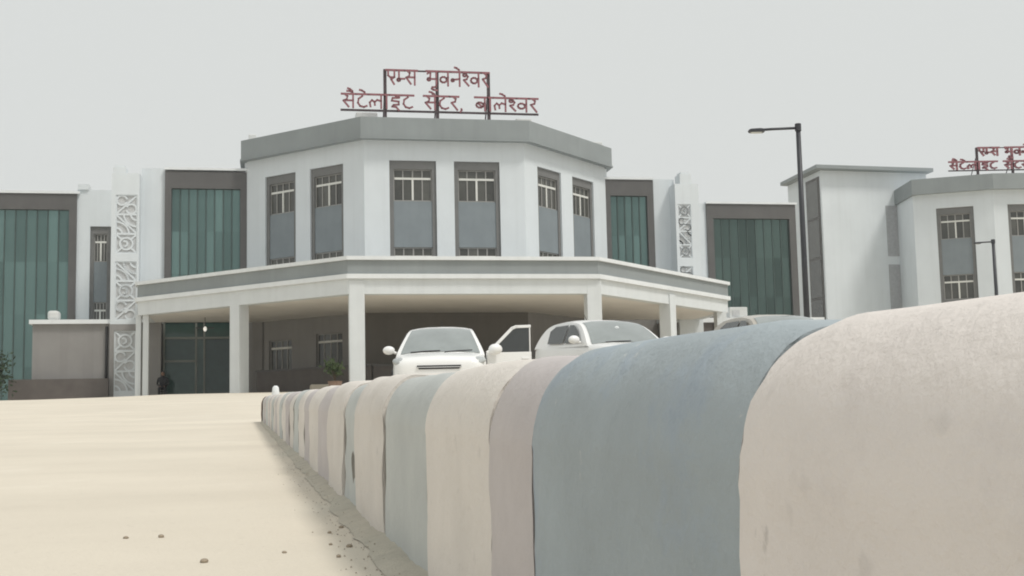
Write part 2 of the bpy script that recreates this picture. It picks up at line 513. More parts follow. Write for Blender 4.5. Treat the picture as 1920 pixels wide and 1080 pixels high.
# ------------------------------------------------------------------ main building (own frame: x along the front, y into the depth)
TH = 0.1887
BX, BY = -1.4755, 51.74845
CT, ST = math.cos(TH), math.sin(TH)
def W(u, v):
    return (BX + u * CT - v * ST, BY + u * ST + v * CT)
def gz(u, v):
    return ground_z(*W(u, v))

K = 2 ** -0.5
CA, CB = 5.25, 12.9
RC, RD, RE = 4.07, 8.1, 8.0
ZC0, ZC2, ZR0, ZR1 = 5.75, 7.283, 14.085, 15.046
OV = 0.45
VF = RD + OV
CBODY = RC - OV * math.tan(math.pi / 8)
hosp = thing('hospital_building', 'white three storey building with faceted central pavilion, grey canopy and green glass wings',
             'building', (BX, BY, 0), TH)

def holed_wall(length, z0, z1, holes, depth):
    """front at y=0, openings (x0,x1,z0,z1) with reveals of the given depth"""
    m = MB()
    xs_ = sorted({0, length, *[h[0] for h in holes], *[h[1] for h in holes]})
    zs_ = sorted({z0, z1, *[h[2] for h in holes], *[h[3] for h in holes]})
    for xa, xb in zip(xs_[:-1], xs_[1:]):
        for za, zb in zip(zs_[:-1], zs_[1:]):
            cx, cz = (xa + xb) / 2, (za + zb) / 2
            if not any(h[0] < cx < h[1] and h[2] < cz < h[3] for h in holes):
                m.add([(xa, 0, za), (xb, 0, za), (xb, 0, zb), (xa, 0, zb)], [(0, 1, 2, 3)])
    for a, b, c, d in holes:
        m.add([(a, 0, c), (a, depth, c), (a, depth, d), (a, 0, d)], [(0, 1, 2, 3)])
        m.add([(b, 0, c), (b, 0, d), (b, depth, d), (b, depth, c)], [(0, 1, 2, 3)])
        m.add([(a, 0, d), (a, depth, d), (b, depth, d), (b, 0, d)], [(0, 1, 2, 3)])
        m.add([(a, 0, c), (b, 0, c), (b, depth, c), (a, depth, c)], [(0, 1, 2, 3)])
    return m

# --- a tall window bay: grey surround, upper window, spandrel panel, lower window. local x 0..w, y into wall, z absolute
_wcache = {}
def window_bay(parent, loc, rotz, w, ztop, lower=True, four=True):
    key = (round(w, 2), round(ztop, 2), lower)
    if key not in _wcache:
        zb = ztop - 5.9
        s = 0.2
        zu1, zu0 = ztop - 0.40, ztop - 1.95
        zl1, zl0 = ztop - 4.17, ztop - 5.7
        sur = MB()                                       # surround: side jambs, head, band
        sur.box(0.0, s, 0.10, 0.30, zb, ztop)
        sur.box(w - s, w, 0.10, 0.30, zb, ztop)
        sur.box(s, w - s, 0.10, 0.30, zu1, ztop)
        sur.box(s, w - s, 0.10, 0.30, zb, zl0)
        m_sur = sur.mesh('window')
        m_sp = MB().box(s, w - s, 0.14, 0.28, zl1 + 0.003, zu0 - 0.003).mesh('spandrel_panel')
        parts = []
        for (z0, z1) in ((zu0, zu1), (zl0, zl1)):
            fr = MB()
            a, b = s, w - s
            fw_ = 0.055
            fr.box(a, b, 0.20, 0.27, z0, z0 + fw_).box(a, b, 0.20, 0.27, z1 - fw_, z1)
            fr.box(a, a + fw_, 0.20, 0.27, z0 + fw_, z1 - fw_).box(b - fw_, b, 0.20, 0.27, z0 + fw_, z1 - fw_)
            zt = z1 - 0.45
            tr = MB().box(a + fw_, b - fw_, 0.185, 0.265, zt - 0.05, zt + 0.05)
            c = (a + b) / 2
            tr.box(c - 0.045, c + 0.045, 0.19, 0.26, z0 + fw_, zt - 0.052)
            fr.box(c - 0.035, c + 0.035, 0.20, 0.26, zt + 0.058, z1 - fw_)
            q = (b - a) / 4
            for cc in (a + q, b - q):
                fr.box(cc - 0.03, cc + 0.03, 0.20, 0.26, z0 + fw_, zt - 0.058)
                fr.box(cc - 0.03, cc + 0.03, 0.20, 0.26, zt + 0.058, z1 - fw_)
            pan = []
            for i in range(4):
                x0, x1 = a + q * i + 0.02, a + q * (i + 1) - 0.02
                pan.append(MB().box(x0, x1, 0.235, 0.245, z0 + 0.03, zt - 0.02).mesh('pane'))
                pan.append(MB().box(x0, x1, 0.235, 0.245, zt + 0.02, z1 - 0.03).mesh('pane'))
            parts.append((fr.mesh('window_frame'), tr.mesh('transom'), pan))
        back = MB().box(0.02, w - 0.02, 0.30, 0.34, zb, ztop - 0.02).mesh('backing')
        _wcache[key] = (m_sur, m_sp, parts, back)
    m_sur, m_sp, parts, back = _wcache[key]
    o = link('window', m_sur, 'frame', parent, loc, rotz)
    link('spandrel_panel', m_sp, 'spandrel', o)
    link('backing', back, 'frame', o)
    for fr, tr, pan in parts:
        link('window_frame', fr, 'joinery', o)
        link('transom', tr, 'upvc', o)
        for p in pan:
            link('pane', p, 'glass_dark', o)
    return o

def small_window(parent, loc, rotz, w, h):
    fr = MB()
    f_ = 0.06
    zt = h - 0.4
    fr.box(0, w, 0.12, 0.2, 0, f_).box(0, w, 0.12, 0.2, h - f_, h).box(0, f_, 0.12, 0.2, f_, h - f_).box(w - f_, w, 0.12, 0.2, f_, h - f_)
    for k in (0.25, 0.5, 0.75):
        fr.box(w * k - 0.035, w * k + 0.035, 0.122, 0.19, f_, zt - 0.052)
        fr.box(w * k - 0.03, w * k + 0.03, 0.122, 0.19, zt + 0.052, h - f_)
    o = fr.build('window', 'joinery', parent, loc=loc, rotz=rotz)
    for i in range(4):
        MB().box(w * i / 4 + 0.03, w * (i + 1) / 4 - 0.03, 0.15, 0.16, 0.03, zt - 0.02).build('pane', 'glass_dark', o)
        MB().box(w * i / 4 + 0.03, w * (i + 1) / 4 - 0.03, 0.15, 0.16, zt + 0.02, h - 0.03).build('pane', 'glass_dark', o)
    MB().box(f_, w - f_, 0.115, 0.195, zt - 0.05, zt + 0.05).build('transom', 'upvc', o)
    MB().box(-0.02, w + 0.02, 0.22, 0.25, -0.02, h + 0.02).build('backing', 'plastic', o)
    return o

# --- pavilion walls (three facets), upper white body over brown ground floor
P_FL, P_FR = (-CBODY, VF), (CBODY, VF)
P_L, P_R = (-CBODY - RE * K, VF + RE * K), (CBODY + RE * K, VF + RE * K)
FW = 2 * CBODY
ZW = 13.07
def facet_wall(name, pa, pb, bays, z0, z1, material, small=()):
    ang = math.atan2(pb[1] - pa[1], pb[0] - pa[0])
    L = math.hypot(pb[0] - pa[0], pb[1] - pa[1])
    holes = [(a, b, ZW - 5.9, ZW) for a, b in bays] + [tuple(s) for s in small]
    o = holed_wall(L, z0, z1, holes, 0.32).build(name, material, hosp, loc=(pa[0], pa[1], 0), rotz=ang)
    for a, b in bays:
        window_bay(hosp, (pa[0] + math.cos(ang) * a, pa[1] + math.sin(ang) * a, 0), ang, b - a, ZW)
    for a, b, c, d in small:
        small_window(hosp, (pa[0] + math.cos(ang) * a, pa[1] + math.sin(ang) * a, c), ang, b - a, d - c)
facet_wall('front_wall', P_FL, P_FR, [(CBODY - 2.69, CBODY - 0.44), (CBODY + 0.42, CBODY + 2.65)], 6.1, ZR0, 'white')
facet_wall('side_wall', P_L, P_FL, [(8 - 6.55, 8 - 4.46), (8 - 3.5, 8 - 1.33)], 6.1, ZR0, 'white')
facet_wall('side_wall', P_FR, P_R, [(1.14, 3.33), (4.42, 6.55)], 6.1, ZR0, 'white')
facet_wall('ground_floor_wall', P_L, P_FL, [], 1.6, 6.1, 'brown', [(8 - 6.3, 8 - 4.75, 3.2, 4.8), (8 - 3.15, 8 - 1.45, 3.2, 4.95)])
facet_wall('ground_floor_wall', P_FL, P_FR, [], 1.6, 6.1, 'brown_shaded', [])
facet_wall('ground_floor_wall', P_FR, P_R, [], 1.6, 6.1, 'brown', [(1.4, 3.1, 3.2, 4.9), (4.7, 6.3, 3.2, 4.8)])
# pale pier beside the entrance
MB().box(-9.15, -8.65, 13.2, 14.0, 2.0, 5.9).build('pier', 'brown', hosp)

def offs(c, d, e, o, back):
    t = math.tan(math.pi / 8)
    return [(-c - e * K - o * K * 1.1, d + e * K - o * K * 0.6), (-c - o * t, d - o), (c + o * t, d - o), (c + e * K + o * K * 1.1, d + e * K - o * K * 0.6), (c + e * K + o * K * 1.1, back), (-c - e * K - o * K * 1.1, back)]
# roof slab and its grey fascia
roof = MB().prism(offs(RC, RD, RE, -0.03, 22.0), ZR0 + 0.02, ZR1 - 0.12).build('roof', 'white', hosp)
def ring_band(poly_out, thick, z0, z1, closed_back=False):
    m = MB()
    pts = [Vector(p) for p in poly_out]
    n_ = len(pts)
    nor = []
    for i in range(n_):
        a = (pts[i] - pts[i - 1]).normalized() if i > 0 else (pts[1] - pts[0]).normalized()
        b = (pts[i + 1] - pts[i]).normalized() if i < n_ - 1 else a
        na, nb = Vector((-a.y, a.x)), Vector((-b.y, b.x))
        s = (na + nb)
        s = s / max(0.3, s.length_squared / 2)
        nor.append(s)
    inn = [p + q * thick for p, q in zip(pts, nor)]
    for i in range(n_ - 1):
        m.prism([tuple(pts[i]), tuple(pts[i + 1]), tuple(inn[i + 1]), tuple(inn[i])], z0, z1)
    return m
def front_path(poly, extra=3.0):
    return [(poly[0][0], poly[0][1] + extra)] + list(poly[:4]) + [(poly[3][0], poly[3][1] + extra)]
rp = offs(RC, RD, RE, 0.0, 22.0)
ring_band(front_path(rp, 6.0), 0.28, ZR0, ZR1).build('fascia', 'fascia', hosp, merge=0.001)
ring_band(front_path(offs(RC, RD, RE, 0.06, 22), 6.0), 0.34, ZR0 - 0.09, ZR0 - 0.003).build('fascia_drip', 'fascia', hosp, merge=0.001)
MB().prism(offs(RC, RD, RE, -0.30, 15.5), ZR0 - 0.02, ZR0 + 0.015).build('roof_soffit', 'white', hosp)

# --- wings: white wall pieces, dark clad surround, green curtain glazing
def curtain(u0, u1, v, ztop, zbot, side_l, side_r, ncol, rows, band=0.86, glass='curtain'):
    cl = MB()
    cl.box(u0, u1, v - 0.22, v + 0.1, ztop - band, ztop)
    cl.box(u0, u0 + side_l, v - 0.22, v + 0.1, zbot, ztop - band - 0.003)
    cl.box(u1 - side_r, u1, v - 0.22, v + 0.1, zbot, ztop - band - 0.003)
    o = cl.build('curtain_wall', 'cladding', hosp)
    a, b = u0 + side_l, u1 - side_r
    zt = ztop - band
    MB().box(a, b, v + 0.02, v + 0.06, zbot, zt).build('backing', 'mullion', o)
    wcol = (b - a) / ncol
    hrow = (zt - zbot) / rows
    for i in range(ncol + 1):
        x = a + wcol * i
        MB().box(x - 0.028, x + 0.028, v - 0.075, v - 0.002, zbot, zt).build('mullion', 'mullion', o)
    me = MB().box(-wcol / 2 + 0.022, wcol / 2 - 0.022, -0.012, 0.012, 0.003, hrow - 0.003).mesh('pane')
    me.materials.append(M[glass])
    for i in range(ncol):
        for j in range(rows):
            p = bpy.data.objects.new('pane', me)
            COL.objects.link(p)
            p.parent = o
            p.location = (a + wcol * (i + 0.5), v - 0.03, zbot + hrow * j)
            p.rotation_euler = (RND.uniform(-0.004, 0.004), 0, RND.uniform(-0.006, 0.006))
    return o
VM, VO = 14.3, 21.0
curtain(-13.47, -9.44, VM, 13.48, 6.1, 0.32, 0.32, 8, 3)
curtain(9.36, 12.08, VM, 13.40, 6.1, 0.32, 0.36, 5, 3)
curtain(-30.6, -18.66, VO, 13.48, 1.2, 0.4, 0.4, 20, 4)
curtain(17.45, 23.12, VO, 13.36, 3.0, 0.42, 0.42, 9, 4, glass='curtain_dim_reflection')
wb = MB()
wb.box(-14.62, -13.47, VM - 0.05, VM + 4, 6.1, 13.66)
wb.box(-13.47, -9.2, VM + 0.11, VM + 4, 6.1, 13.56)
wb.build('wing_wall', 'white', hosp)
MB().box(-13.50, -9.3, VM - 0.28, VM + 0.4, 13.563, 13.68).build('coping', 'trim', hosp)
wb = MB()
wb.box(12.08, 13.3, VM - 0.05, VM + 4, 5.9, 13.5)
wb.box(9.2, 12.08, VM + 0.11, VM + 4, 6.1, 13.42)
wb.build('wing_wall', 'white', hosp)
MB().box(9.3, 12.1, VM - 0.28, VM + 0.4, 13.423, 13.54).build('coping', 'trim', hosp)
# outer left wall with its narrow window bay
holed_wall(3.0, 2.0, 13.75, [(0.70, 1.80, 5.83, 11.73)], 0.32).build('wing_wall', 'white', hosp, loc=(-18.66, VO - 0.1, 0))
window_bay(hosp, (-18.66 + 0.70, VO - 0.1, 0), 0, 1.10, 11.73)
MB().box(-30.6, -18.66, VO + 0.11, VO + 6, 1, 13.5).build('wing_block', 'white', hosp)
MB().box(-30.7, -18.5, VO - 0.3, VO + 0.3, 13.503, 13.64).build('coping', 'trim', hosp)
MB().box(-18.62, -18.05, VO - 0.2, VO + 0.6, 13.75, 14.05).build('parapet_block', 'white', hosp)
MB().box(-16.0, -15.0, VM + 0.2, VO, 2, 13.2).build('return_wall', 'white', hosp)
MB().box(14.3, 17.45, VO - 0.1, VO + 3, 2, 13.42).build('wing_wall', 'white', hosp)
MB().box(14.0, 14.6, VM + 0.2, VO - 0.1, 2, 13.3).build('return_wall', 'white', hosp)
MB().box(17.45, 23.12, VO + 0.11, VO + 3, 2, 13.37).build('wing_block', 'white', hosp)
MB().box(17.40, 23.2, VO - 0.3, VO + 0.3, 13.383, 13.5).build('coping', 'trim', hosp)
MB().box(14.9, 15.75, VO - 0.2, VO + 0.6, 13.42, 13.98).build('parapet_block', 'white', hosp)

# --- pillars with lattice relief
def arc(cx, cz, r, a0, a1, n_=9):
    return [(cx + r * math.cos(math.radians(a0 + (a1 - a0) * i / n_)), cz + r * math.sin(math.radians(a0 + (a1 - a0) * i / n_))) for i in range(n_ + 1)]
def jali_mesh(kind):
    m = MB()
    w = 0.085
    if kind == 0:
        m.stroke(arc(0.5, 0.5, 0.30, 0, 360, 18), w, 0, 0.05)
        for a in (45, 135, 225, 315):
            c, s = math.cos(math.radians(a)), math.sin(math.radians(a))
            m.stroke([(0.5 + 0.3 * c, 0.5 + 0.3 * s), (0.5 + 0.66 * c, 0.5 + 0.66 * s)], w, 0.002, 0.05)
        m.stroke(arc(0.42, 0.5, 0.13, -80, 110), w, 0.002, 0.05)
    elif kind == 1:
        m.stroke(arc(0.0, 0.0, 0.62, 0, 90), w, 0, 0.05)
        m.stroke(arc(1.0, 1.0, 0.62, 180, 270), w, 0.002, 0.05)
        m.stroke(arc(0.0, 0.0, 0.30, 0, 90), w, 0.001, 0.05)
        m.stroke(arc(1.0, 1.0, 0.30, 180, 270), w, 0.001, 0.05)
        m.stroke([(0.04, 0.96), (0.96, 0.04)], w, 0.003, 0.05)
    else:
        m.stroke(arc(0.28, 0.72, 0.24, 20, 330, 14), w, 0, 0.05)
        m.stroke(arc(0.72, 0.28, 0.24, 200, 510, 14), w, 0.001, 0.05)
        m.stroke([(0.04, 0.04), (0.5, 0.5), (0.96, 0.96)], w, 0.003, 0.05)
    f_ = 0.05
    m.box(0, 1, 0.004, 0.05, 0, f_).box(0, 1, 0.004, 0.05, 1 - f_, 1).box(0, f_, 0.004, 0.05, f_, 1 - f_).box(1 - f_, 1, 0.004, 0.05, f_, 1 - f_)
    me = m.mesh('jali_tile')
    return me
jali = [jali_mesh(k) for k in range(3)]
for me in jali:
    me.materials.append(M['white'])
def pillar(u0, u1, vfr, z0, ztop, cap, panels):
    pu0, pu1 = panels[0][0], panels[0][1]
    body = MB()
    body.box(u0, pu0, vfr, vfr + 1.2, z0, ztop).box(pu1, u1, vfr, vfr + 1.2, z0, ztop)
    body.box(pu0, pu1, vfr + 0.10, vfr + 1.2, z0, ztop - 0.004)
    zz = [ztop] + [z for p in panels for z in (p[3], p[2])] + [z0]
    for i in range(0, len(zz) - 1, 2):
        if zz[i] - zz[i + 1] > 0.02:
            body.box(pu0, pu1, vfr, vfr + 0.09, zz[i + 1], zz[i] - (0.004 if i == 0 else 0))
    o = body.build('pillar', 'white', hosp)
    if len(panels) > 2:
        a, b = panels[2][:2]
        MB().box(u0 - 0.012, a - 0.004, vfr - 0.012, vfr + 0.6, z0, 5.7).box(a - 0.004, b + 0.004, vfr - 0.012, vfr + 0.03, panels[2][3], 5.7).build('base_cladding', 'brown', o)
    cu0, cu1, cz = cap
    MB().box(cu0, cu1, vfr + 0.05, vfr + 0.9, ztop, cz - 0.12).box(cu0 + 0.08, cu1 - 0.08, vfr + 0.12, vfr + 0.8, cz - 0.12, cz).build('cap', 'white', o)
    for k, (a, b, lo, hi) in enumerate(panels):
        MB().box(a, b, vfr + 0.085, vfr + 0.097, lo, hi).build('recess', 'jali_back', o)
        nt_ = max(1, round((hi - lo) / (b - a)))
        for i in range(nt_):
            t = link('jali_tile', jali[(i + k * 2) % 3], None, o, (a, vfr + 0.032, lo + (hi - lo) * i / nt_))
            t.scale = (b - a, 1, (hi - lo) / nt_)
    return o
pillar(-15.95, -14.62, 13.3, 1.7, 13.2, (-15.9, -15.28, 13.62), [(-15.74, -14.72, 9.19, 12.11), (-15.74, -14.72, 5.9, 8.79), (-15.74, -14.72, 2.4, 5.38)])
pillar(13.04, 14.36, 13.3, 1.9, 13.08, (13.36, 13.98, 13.75), [(13.18, 13.90, 9.05, 11.98), (13.18, 13.90, 5.9, 8.62)])

# --- low ground-floor blocks with white coping
MB().box(-19.58, -15.98, 13.6, VO - 0.3, 1.4, 5.74).box(-14.6, -13.56, 13.6, 14.2, 1.9, 5.79).build('annex', 'brown', hosp)
MB().box(-19.72, -15.96, 13.42, VO - 0.3, 5.743, 5.95).box(-14.6, -13.5, 13.42, 14.2, 5.793, 6.0).build('annex_coping', 'trim', hosp)
MB().box(-20.52, -15.96, 12.95, 13.58, 1.3, 3.05).build('plinth', 'stone', hosp)
MB().box(-18.93, -18.40, 13.7, 14.4, 5.953, 6.42).build('terrace_block', 'tank', hosp, bevel=0.12)
dp = MB().tube([(-16.12, 13.5, 1.9), (-16.12, 13.5, 5.6)], 0.06)
dp.build('downpipe', 'plastic', hosp, smooth=True)
MB().box(14.37, 21.2, 13.6, VO - 0.3, 1.6, 5.62).box(12.1, 13.03, 13.6, 14.2, 1.9, 5.62).build('annex', 'brown', hosp)
MB().box(14.37, 21.3, 13.42, VO - 0.3, 5.623, 5.86).box(12.05, 13.03, 13.42, 14.2, 5.623, 5.86).build('annex_coping', 'trim', hosp)
MB().box(14.37, 21.22, 13.55, 13.598, 5.1, 5.58).build('annex_band', 'stone', hosp)
MB().box(16.04, 17.06, 13.8, 14.8, 5.863, 6.47).build('terrace_block', 'tank', hosp, bevel=0.04)
MB().box(16.2, 16.6, 13.77, 13.798, 5.98, 6.3).build('terrace_vent', 'jali_back', hosp)
dp = MB().tube([(15.05, 13.5, 2.0), (15.05, 13.5, 5.6)], 0.06)
dp.build('downpipe', 'plastic', hosp, smooth=True)

# --- glazed entrance in the left wing, under the canopy
ent = MB()
e0, e1, ez0, ez1 = -13.5, -10.0, 2.1, 5.95
for x in (e0, e0 + 1.55, e0 + 1.95, e1 - 0.1):
    ent.box(x, x + 0.09, 14.05, 14.2, ez0, ez1)
ent.box(e0, e1, 14.06, 14.19, 5.0, 5.1).box(e0, e1, 14.06, 14.19, 5.86, 5.95).box(e0, e0 + 1.6, 14.06, 14.19, 3.85, 3.95).box(e0, e1, 14.06, 14.19, 2.1, 2.22)
eo = ent.build('entrance', 'door_frame', hosp)
for a, b in ((e0 + 0.09, e0 + 1.55), (e0 + 1.64, e0 + 1.95), (e0 + 2.04, e1 - 0.1)):
    for c, d in ((2.22, 3.85), (3.95, 5.0), (5.1, 5.86)):
        MB().box(a - 0.01, b + 0.01, 14.11, 14.13, c - 0.01, d + 0.11).build('pane', 'door_glass', eo)
MB().box(-14.6, -9.0, 14.35, 14.5, 1.8, 6.1).build('ground_floor_wall', 'stone', hosp)
MB().box(9.0, 13.5, 14.15, 14.3, 1.8, 6.1).build('ground_floor_wall', 'brown', hosp)

# --- entrance canopy
cp = [(-CA - CB * K, CB * K), (-CA, 0), (CA, 0), (CA + CB * K, CB * K)]
def shr(o):
    t = math.tan(math.pi / 8)
    return [(-CA - CB * K + o, CB * K + o * 0.4), (-CA + o * t, o), (CA - o * t, o), (CA + CB * K - o, CB * K + o * 0.4)]
def closed(o, back=13.25):
    s = shr(o)
    return [s[0], s[1], s[2], s[3], (s[3][0], back), (s[0][0], back)]
slab = MB().prism(closed(0.5), ZC0 + 0.012, 6.95)
canopy = slab.build('canopy', 'soffit', hosp)
def band(o, th, z0, z1, name, m):
    s = shr(o)
    path = [(s[0][0], 13.2)] + s + [(s[3][0], 13.2)]
    ring_band(path, th, z0, z1).build(name, m, canopy, merge=0.0005)
band(0.14, 0.45, ZC0, 6.367, 'beam', 'column')
band(0.0, 0.5, 6.37, 6.557, 'lower_cornice', 'trim')
band(0.11, 0.4, 6.56, 7.127, 'fascia', 'fascia')
band(0.0, 0.5, 7.13, ZC2, 'upper_cornice', 'trim')
MB().prism(closed(0.5), 6.955, 7.05).build('deck', 'jali_back', canopy)
def column(u, v, w, rot=0.0, top=6.3):
    z0 = gz(u, v) - 0.1
    h = w / 2
    o = MB().box(-h, h, -h, h, z0, top).build('column', 'column', canopy, loc=(u, v, 0), rotz=rot, bevel=0.015)
    return o
column(-14.22, 9.50, 0.24, top=5.8)
column(-13.86, 9.16, 0.26, top=5.8)
column(-9.58, 4.93, 0.58, math.radians(-45), top=6.20)
column(-4.84, 0.42, 0.62)
column(5.02, 0.44, 0.62)
column(9.74, 5.0, 0.58, math.radians(45), top=6.20)
column(13.74, 9.02, 0.5, top=5.8)

# --- stone planter walls in front of the ground floor under the canopy
ang = math.radians(-45)
def planter(u0, v0, u1, v1, h, dpt):
    L = math.hypot(u1 - u0, v1 - v0)
    a = math.atan2(v1 - v0, u1 - u0)
    zg = gz((u0 + u1) / 2, (v0 + v1) / 2)
    o = MB().box(0, L, 0, dpt, zg - 0.3, zg + h).build('planter_wall', 'stone', hosp, loc=(u0, v0, 0), rotz=a)
    MB().box(-0.04, L + 0.04, -0.04, dpt + 0.04, zg + h + 0.002, zg + h + 0.08).build('planter_coping', 'cladding', o)
planter(-8.9, 10.3, -3.9, 5.3, 1.05, 0.5)
planter(-3.8, 5.3, 3.8, 5.3, 1.05, 0.5)
planter(3.9, 5.3, 8.9, 10.3, 1.05, 0.5)
MB().box(-6.5, 6.5, 5.85, 8.5, 1.7, 2.35).build('entrance_floor', 'road', hosp)

# --- roof blocks
for (u0, u1, v0, z1) in ((-4.15, -3.1, 10.0, 15.75), (3.8, 4.6, 10.0, 15.62), (-9.35, -8.95, 14.2, 15.5), (8.4, 9.3, 14.0, 15.45)):
    MB().box(u0, u1, v0, v0 + 0.9, ZR1 - 0.3, z1).build('roof_block', 'tank', hosp, bevel=0.05)

# ------------------------------------------------------------------ rooftop lettering
G = {}
def ring(cx, cz, r, n_=12):
    return arc(cx, cz, r, 0, 360, n_)
G['e_vowel'] = (0.62, [[(0.12, 1), (0.12, 0.62), (0.25, 0.48), (0.5, 0.5)], [(0.5, 1), (0.5, 0.5), (0.3, 0.34), (0.48, 0.0)]])
G['m_half'] = (0.5, [[(0.16, 1), (0.16, 0.4)], ring(0.14, 0.32, 0.09, 8), [(0.2, 0.4), (0.5, 0.4)]])
G['s'] = (0.78, [[(0.16, 1), (0.32, 0.82), (0.28, 0.6), (0.1, 0.5), (0.38, 0.05)], [(0.22, 0.52), (0.62, 0.52)], [(0.62, 1), (0.62, 0)]])
G['bh'] = (0.78, [[(0.08, 0.82), (0.16, 0.92), (0.26, 0.85), (0.24, 0.5)], ring(0.16, 0.42, 0.09, 8), [(0.22, 0.45), (0.62, 0.45)], [(0.62, 1), (0.62, 0)]])
G['u_sign'] = (0.0, [[(-0.16, 0.0), (-0.22, -0.12), (-0.42, -0.14), (-0.46, -0.24), (-0.34, -0.32), (-0.12, -0.36)]])
G['v'] = (0.72, [ring(0.28, 0.42, 0.2, 10), [(0.56, 1), (0.56, 0)], [(0.45, 0.52), (0.56, 0.58)]])
G['b'] = (0.72, [ring(0.28, 0.42, 0.2, 10), [(0.56, 1), (0.56, 0)], [(0.45, 0.52), (0.56, 0.58)], [(0.16, 0.58), (0.42, 0.28)]])
G['n'] = (0.72, [[(0.08, 0.42), (0.56, 0.5)], ring(0.13, 0.40, 0.08, 8), [(0.56, 1), (0.56, 0)]])
G['e_sign'] = (0.0, [[(-0.16, 1.0), (-0.2, 1.16), (-0.34, 1.28), (-0.46, 1.32)]])
G['ai_sign'] = (0.0, [[(-0.16, 1.0), (-0.2, 1.14), (-0.34, 1.22), (-0.48, 1.22)], [(-0.16, 1.0), (-0.2, 1.22), (-0.32, 1.36), (-0.44, 1.42)]])
G['sh_half'] = (0.46, [ring(0.16, 0.80, 0.10, 8), [(0.26, 0.84), (0.36, 0.68), (0.28, 0.5), (0.10, 0.44), (0.40, 0.04)]])
G['r'] = (0.5, [[(0.18, 1), (0.34, 0.82), (0.3, 0.62), (0.1, 0.54), (0.42, 0.0)]])
G['t'] = (0.66, [[(0.34, 1), (0.34, 0.86), (0.14, 0.66), (0.1, 0.36), (0.22, 0.12), (0.42, 0.05), (0.58, 0.14)]])
G['l'] = (0.86, [[(0.12, 0.1), (0.08, 0.4), (0.2, 0.58), (0.34, 0.45), (0.36, 0.22)], [(0.36, 0.45), (0.48, 0.6), (0.7, 0.52)], [(0.7, 1), (0.7, 0)]])
G['aa_sign'] = (0.3, [[(0.14, 1), (0.14, 0)]])
G['i_vowel'] = (0.66, [[(0.34, 1), (0.34, 0.88), (0.54, 0.84)], [(0.5, 0.8), (0.16, 0.78), (0.12, 0.58), (0.5, 0.52), (0.5, 0.3), (0.22, 0.26), (0.14, 0.14), (0.36, 0.1), (0.5, -0.12)]])
G['dot'] = (0.0, [[(-0.30, 1.18), (-0.26, 1.18)]])
G['comma'] = (0.35, [[(0.14, 0.08), (0.16, 0.0), (0.08, -0.14)]])
G['sp'] = (0.55, [])
LINE1 = ['e_vowel', 'm_half', 's', 'sp', 'bh', 'u_sign', 'v', 'n', 'e_sign', 'sh_half', 'v', 'r']
LINE2 = ['s', 'ai_sign', 't', 'e_sign', 'l', 'aa_sign', 'i_vowel', 't', 'sp', 's', 'e_sign', 'dot', 't', 'r', 'comma', 'sp', 'b', 'aa_sign', 'l', 'e_sign', 'sh_half', 'v', 'r']

def text_line(parent, seq, x0, x1, z0, h, y, w, lm='sign'):
    tot = sum(G[s][0] for s in seq)
    sx = (x1 - x0) / tot
    x = x0
    word = None
    for s in seq:
        adv, strokes = G[s]
        m = MB()
        for st in strokes:
            pts = [(px * sx, pz * h) for px, pz in st]
            m.stroke(pts, w, -0.05, 0.03)
        if adv > 0.2 and s not in ('sp', 'comma'):
            m.stroke([(0.0, h), (adv * sx, h)], w * 1.05, -0.052, 0.028)
        if m.v:
            m.build('letter', lm, parent, loc=(x, y, z0))
        x += adv * sx

def roof_sign(label, loc, rotz, group=None, sw=0.085, lm='sign'):
    o = thing('roof_sign', label, 'sign', loc, rotz, group)
    # frame relative to the parapet top (z = 0)
    for x in (-2.80, -0.26, 2.28):
        MB().box(x - 0.075, x + 0.075, 0.06, 0.2, -0.3, 2.62).build('post', 'steel', o)
        st = MB().tube([(x, 0.15, 2.0), (x, 1.6, -0.15)], 0.035, 6)
        st.build('brace', 'steel', o)
    MB().box(-2.85, 2.33, 0.035, 0.075, 2.52, 2.60).build('rail', 'steel', o)
    MB().box(-4.95, 4.75, 0.035, 0.10, 0.50, 0.60).build('rail', 'steel', o)
    text_line(o, LINE1, -2.75, 2.30, 1.86, 0.70, 0.0, sw, lm)
    text_line(o, LINE2, -4.9, 4.72, 0.66, 0.66, 0.0, sw, lm)
    return o
sx, sy = W(0, 9.0)
roof_sign('maroon lettered rooftop sign on a steel frame above the central pavilion', (sx, sy, ZR1 - 0.0), TH)

# ------------------------------------------------------------------ second building on the right
O2 = Vector((27.0, 80.0, 0))
b2 = thing('side_building', 'white building with windowless tower and grey parapet at the right edge', 'building', O2)
def off2(pts):
    return [(x - O2.x, y - O2.y) for x, y in pts]
pa, pb, pc, pd = (24.97, 77.97), (29.45, 76.45), (41.0, 76.9), (46.5, 81.5)
fpath = off2([(24.97, 84.0), pa, pb, pc, pd, (46.5, 92)])
ring_band(fpath, 0.3, ZR0, ZR1).build('fascia', 'fascia', b2, merge=0.001)
rpoly = off2([(25.3, 84.0), (25.3, 78.2), (29.5, 76.78), (40.9, 77.2), (46.2, 81.6), (46.2, 92), (25.3, 92)])
MB().prism(rpoly, ZR0 + 0.02, ZR1 - 0.15).build('roof', 'white', b2)
def facet2(A, B, bays):
    A = (A[0] - O2.x, A[1] - O2.y); B = (B[0] - O2.x, B[1] - O2.y)
    an = math.atan2(B[1] - A[1], B[0] - A[0])
    L = math.hypot(B[0] - A[0], B[1] - A[1])
    holed_wall(L, 1.8, ZR0 + 0.03, [(a, b, 13.2 - 5.9, 13.2) for a, b in bays], 0.32).build('wall', 'white', b2, loc=(A[0], A[1], 0), rotz=an)
    for a, b in bays:
        window_bay(b2, (A[0] + math.cos(an) * a, A[1] + math.sin(an) * a, 0), an, b - a, 13.2)
facet2((25.115, 78.396), (29.55, 76.89), [(1.34, 3.52)])
